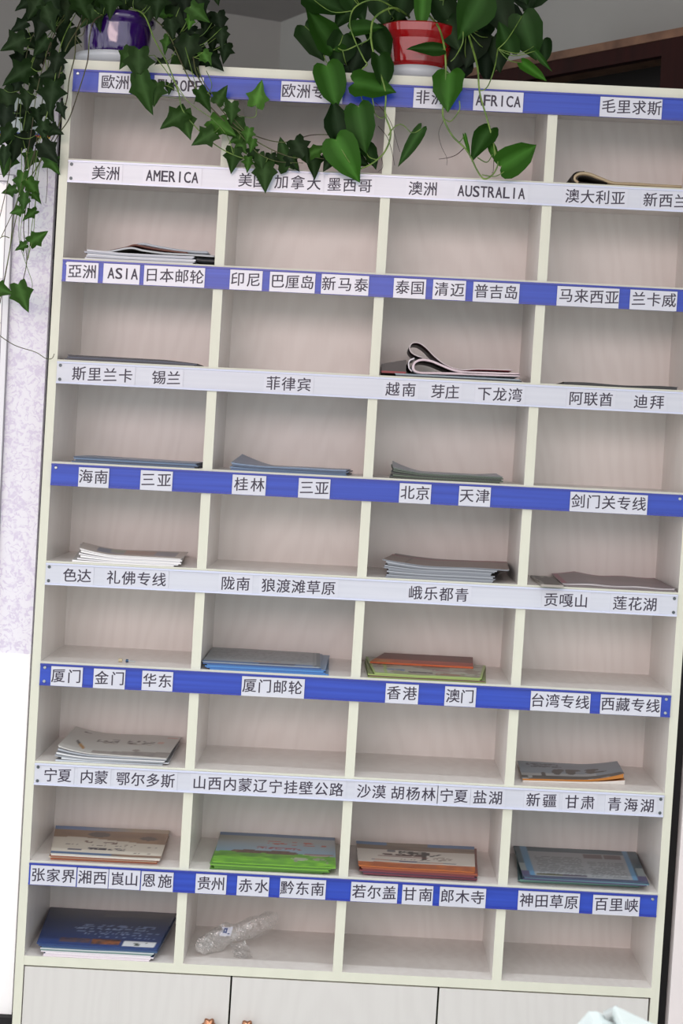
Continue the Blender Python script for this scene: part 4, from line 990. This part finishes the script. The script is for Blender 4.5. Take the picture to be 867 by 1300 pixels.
pts_ = [
 ([(520, 22, .05), (500, 10, .0), (476, 22, -.02), (471, 45, -.025), (475, 70, -.03), (489, 115, -.035), (489, 145, -.035), (496, 168, -.035), (490, 190, -.035), (476, 205, -.035), (458, 214, -.035), (448, 212, -.03)], .0018, 0),
 ([(515, 20, .05), (480, 0, .0), (452, 8, -.01), (444, 28, -.015), (450, 50, -.02), (462, 75, -.03), (466, 82, -.03), (459, 90, -.03), (458, 115, -.03), (461, 130, -.03), (468, 136, -.03)], .0013, 0),
 ([(470, 110, -.035), (474, 132, -.035), (476, 144, -.03), (484, 150, -.03), (491, 145, -.035)], .0011, 0),
 ([(545, 20, .04), (557, 35, -.01), (564, 60, -.035), (566, 92, -.04), (563, 130, -.04), (563, 150, -.04), (574, 172, -.04), (590, 188, -.04), (598, 200, -.04), (605, 215, -.04), (614, 227, -.045), (625, 222, -.045), (632, 208, -.045), (628, 190, -.04)], .0018, 0),
 ([(590, 30, .03), (598, 55, -.01), (606, 85, -.035), (609, 118, -.04), (618, 150, -.04), (626, 180, -.04), (629, 205, -.04)], .0019, 0),
 ([(632, 62, -.01), (628, 85, -.035), (620, 108, -.04), (612, 115, -.04), (608, 112, -.04)], .0012, 0),
 ([(583, 128, -.045), (583, 140, -.045), (572, 154, -.04), (563, 150, -.04)], .0012, 0),
 ([(588, 40, -.01), (587, 55, -.01), (578, 72, .0), (572, 78, .0)], .0012, 0),
 ([(606, 200, -.045), (618, 206, -.045), (625, 196, -.045)], .0011, 0), ([(612, 222, -.045), (628, 224, -.045), (640, 218, -.045)], .0010, 0),
 ([(427, 60, .0), (437, 64, -.01), (452, 58, -.015), (468, 50, -.015), (470, 42, -.015)], .0012, 0),
 ([(411, 70, -.01), (414, 78, -.02), (420, 84, -.03)], .0009, 0),
 ([(493, 172, -.035), (500, 162, -.03), (510, 158, -.03), (521, 168, -.03)], .0011, 0),
 ([(500, 0, .03), (493, 12, .03), (500, 24, .04)], .0011, 0), ([(518, -6, .03), (520, 10, .04), (519, 24, .05)], .0012, 0), ([(563, 0, .03), (560, 20, .04), (555, 28, .05)], .0011, 0),
]
twg = [([(476, 130, -.03), (488, 142, -.03), (498, 160, -.03), (505, 185, -.03), (508, 193, -.03)], .0006), ([(480, 160, -.03), (492, 175, -.03), (498, 195, -.03), (501, 210, -.03)], .0006),
       ([(563, 153, -.04), (557, 168, -.04), (560, 185, -.04), (567, 200, -.04), (567, 210, -.04)], .0005), ([(589, 188, -.04), (580, 196, -.04), (570, 200, -.04), (557, 202, -.04)], .0008),
       ([(476, 205, -.03), (465, 212, -.03), (450, 216, -.03), (440, 212, -.03)], .0007), ([(484, 200, -.03), (486, 212, -.03), (480, 218, -.03)], .0005), ([(627, 200, -.04), (626, 218, -.04), (624, 219, -.04)], .0006)]
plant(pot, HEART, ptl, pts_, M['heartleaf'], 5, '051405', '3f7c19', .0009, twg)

# ------------------------------------------------------------------ dark red bookcase behind, on the right
def bookcase():
    a = at(867, 35, .5); b = at(581, 87, 1.02); zt_ = a.z
    d = Vector((b.x-a.x, b.y-a.y, 0)); d.normalize(); n = Vector((d.y, -d.x, 0))
    if n.x < 0: n = -n            # into the case, towards the right-hand wall
    a0 = Vector((a.x, a.y, 0))-d*.35; LL = (Vector((b.x, b.y, 0))-a0).length
    root = empty('bookcase', tuple(a0+d*LL/2+n*.1), 'dark red wooden bookcase with open front behind the cabinet on the right', 'bookcase')
    def fn(x, y, z): p = a0+d*x+n*y; return (p.x, p.y, z)
    def pb(name, m, *bx, **kw):
        bm = bmesh.new()
        for q in bx: box(bm, *q, fn=fn, **kw)
        bmesh.ops.recalc_face_normals(bm, faces=bm.faces); link(name, bm, m, root)
    DD = .18
    pb('top_board', M['rawedge'], (0, LL, -.004, DD, zt_-.016, zt_))
    pb('fascia', M['bookwood'], (.0, LL, 0, .02, zt_-.045, zt_-.016))
    pm = at(834, 75, .53); xm = (Vector((pm.x, pm.y, 0))-a0).dot(d)
    pb('front_stile', M['bookwood'], (xm-.14, xm, -.003, .02, 0, zt_-.016))
    pb('side_panel', M['bookwood'], (0, .02, .02, DD, 0, zt_-.016)); pb('side_panel', M['bookwood'], (LL-.02, LL, 0, DD, 0, zt_-.016))
    pb('back_panel', M['bookshade'], (0.02, LL-.02, DD-.01, DD, 0, zt_-.016))
    for z in (.08, .45, .82, 1.19, 1.56, 1.93): pb('shelf', M['bookshade'], (.02, LL-.02, .02, DD-.01, z, z+.018))
bookcase()

# ------------------------------------------------------------------ poster and map on the wallpaper
yq = YP-.0045
p0 = at(19, 222, yq); bm = bmesh.new()
x0, x1, z1, z0 = -1.35, p0.x, p0.z, p0.z-1.05
fr = empty('wall_map', ((x0+x1)/2, yq, z0), 'pale framed map hanging on the lilac wallpaper at the left edge', 'map')
bm = bmesh.new(); box(bm, x0+.012, x1-.012, yq+.0005, YP-.0002, z0+.012, z1-.012); link('map_sheet', bm, M['map'], fr)
bm = bmesh.new()
def frame_bars(i0, i1, yy):
    for bx in ((x0+i0, x1-i0, yy, YP-.0002, z1-i1, z1-i0), (x0+i0, x1-i0, yy, YP-.0002, z0+i0, z0+i1), (x1-i1, x1-i0, yy, YP-.0002, z0+i1, z1-i1), (x0+i0, x0+i1, yy, YP-.0002, z0+i1, z1-i1)): box(bm, *bx)
frame_bars(.0015, .0105, yq-.004); link('map_frame', bm, mat('white_frame', (.72, .73, .77), .35), fr)
bm = bmesh.new(); frame_bars(0, .0015, yq-.003); frame_bars(.0105, .0122, yq-.003); link('frame_trim', bm, mat('grey_frame_trim', (.22, .22, .25), .4), fr)
a_, b_ = at(66, 121, yq), at(66, 176, yq); m_ = at(66, 144, yq)
bn = empty('poster', (-1.0, yq, b_.z), 'pale poster with a red, yellow and blue line along its lower edge, behind the ivy', 'poster')
PM = mat('poster_paper', (.60, .66, .67), .5); DK = mat('poster_line', lin('3a3a3e'), .6)
bm = bmesh.new(); box(bm, -1.6, a_.x, yq+.002, YP-.0002, b_.z, a_.z-.002); link('sheet', bm, PM, bn)
for nm, zz0, zz1, mm_ in (('dark_rule', m_.z-.001, m_.z+.001, DK), ('blue_rule', b_.z+.0045, b_.z+.0075, mat('blue_rule', lin('2b3f9a'), .5)), ('red_rule', b_.z+.002, b_.z+.0045, mat('red_rule', lin('b3262a'), .5)), ('yellow_rule', b_.z, b_.z+.002, mat('yellow_rule', lin('d9b832'), .5))):
    bm = bmesh.new(); box(bm, -1.6, a_.x, yq+.0012, yq+.002, zz0, zz1); link(nm, bm, mm_, bn)

# ------------------------------------------------------------------ desk and white carton in the foreground
yc = -1.35
kx = at(790, 1290, yc)
desk = empty('desk', (.75, yc-.1, 0), 'plain pale desk standing in front of the cabinet, below the frame', 'desk')
DM = noisy(mat('desk_laminate', (.55, .54, .52), .4), (.5, .49, .47), (20, 4, 4))
bm = bmesh.new(); box(bm, .2, 1.3, yc-.35, yc+.28, .72, .75, bev=.003); link('tabletop', bm, DM, desk)
for x in (.24, 1.26):
    for y in (yc-.31, yc+.24):
        bm = bmesh.new(); box(bm, x-.02, x+.02, y-.02, y+.02, 0, .72); link('leg', bm, DM, desk)
WM = noisy(mat('white_carton', (.60, .66, .65), .5), (.56, .62, .62), (10, 10, 10))
ct = empty('carton', (kx.x+.06, yc, .75), 'pale white carton with lid ajar, blurred in the bottom right foreground', 'box')
pL = at(742, 1284, yc); pR = at(905, 1345, yc)
ztop = at(745, 1283, yc).z
def slabbox(name, pts, y0, y1, h, m):
    bm = bmesh.new(); (xa, za), (xb, zb2) = pts
    def fn(x, y, z): return (xa+(xb-xa)*x, y, (za+(zb2-za)*x-h*(1-z)) if z > -5 else .7505)
    box(bm, 0, 1, y0, y1, 0, 1, fn=fn, bev=.004); link(name, bm, m, ct)
bm = bmesh.new()
yb = yc+.1; A1 = at(747, 1284, yb); A2 = at(800, 1304, yb); A0 = at(728, 1306, yb)
V = []
prof = [(A0.x-.01, .7505), (A0.x, A0.z), (A1.x, A1.z), (A1.x+.008, A1.z+.0005), (A2.x, A2.z), (A2.x+.11, A2.z-.05), (A2.x+.11, .7505)]
f0 = [bm.verts.new((x, yc-.06, z)) for x, z in prof]; f1 = [bm.verts.new((x, yc+.1, z)) for x, z in prof]
bm.faces.new(f0); bm.faces.new(list(reversed(f1)))
for i in range(len(prof)): bm.faces.new((f0[i], f1[i], f1[(i+1) % len(prof)], f0[(i+1) % len(prof)]))
bmesh.ops.recalc_face_normals(bm, faces=bm.faces)
link('carton_body', bm, WM, ct)
yb = yc+.09; B1 = at(777, 1274, yb); B2 = at(850, 1301, yb)
slabbox('carton_lid', [(B1.x, B1.z), (B2.x+.06, B2.z-.03)], yc-.05, yc+.09, .012, WM)
bm = bmesh.new(); H1 = at(768, 1291, yb); H2 = at(786, 1283, yb)
tube(bm, [H1, H2], .0055, .0055, 12); link('hinge', bm, mat('grey_hinge', (.35, .38, .38), .5), ct)
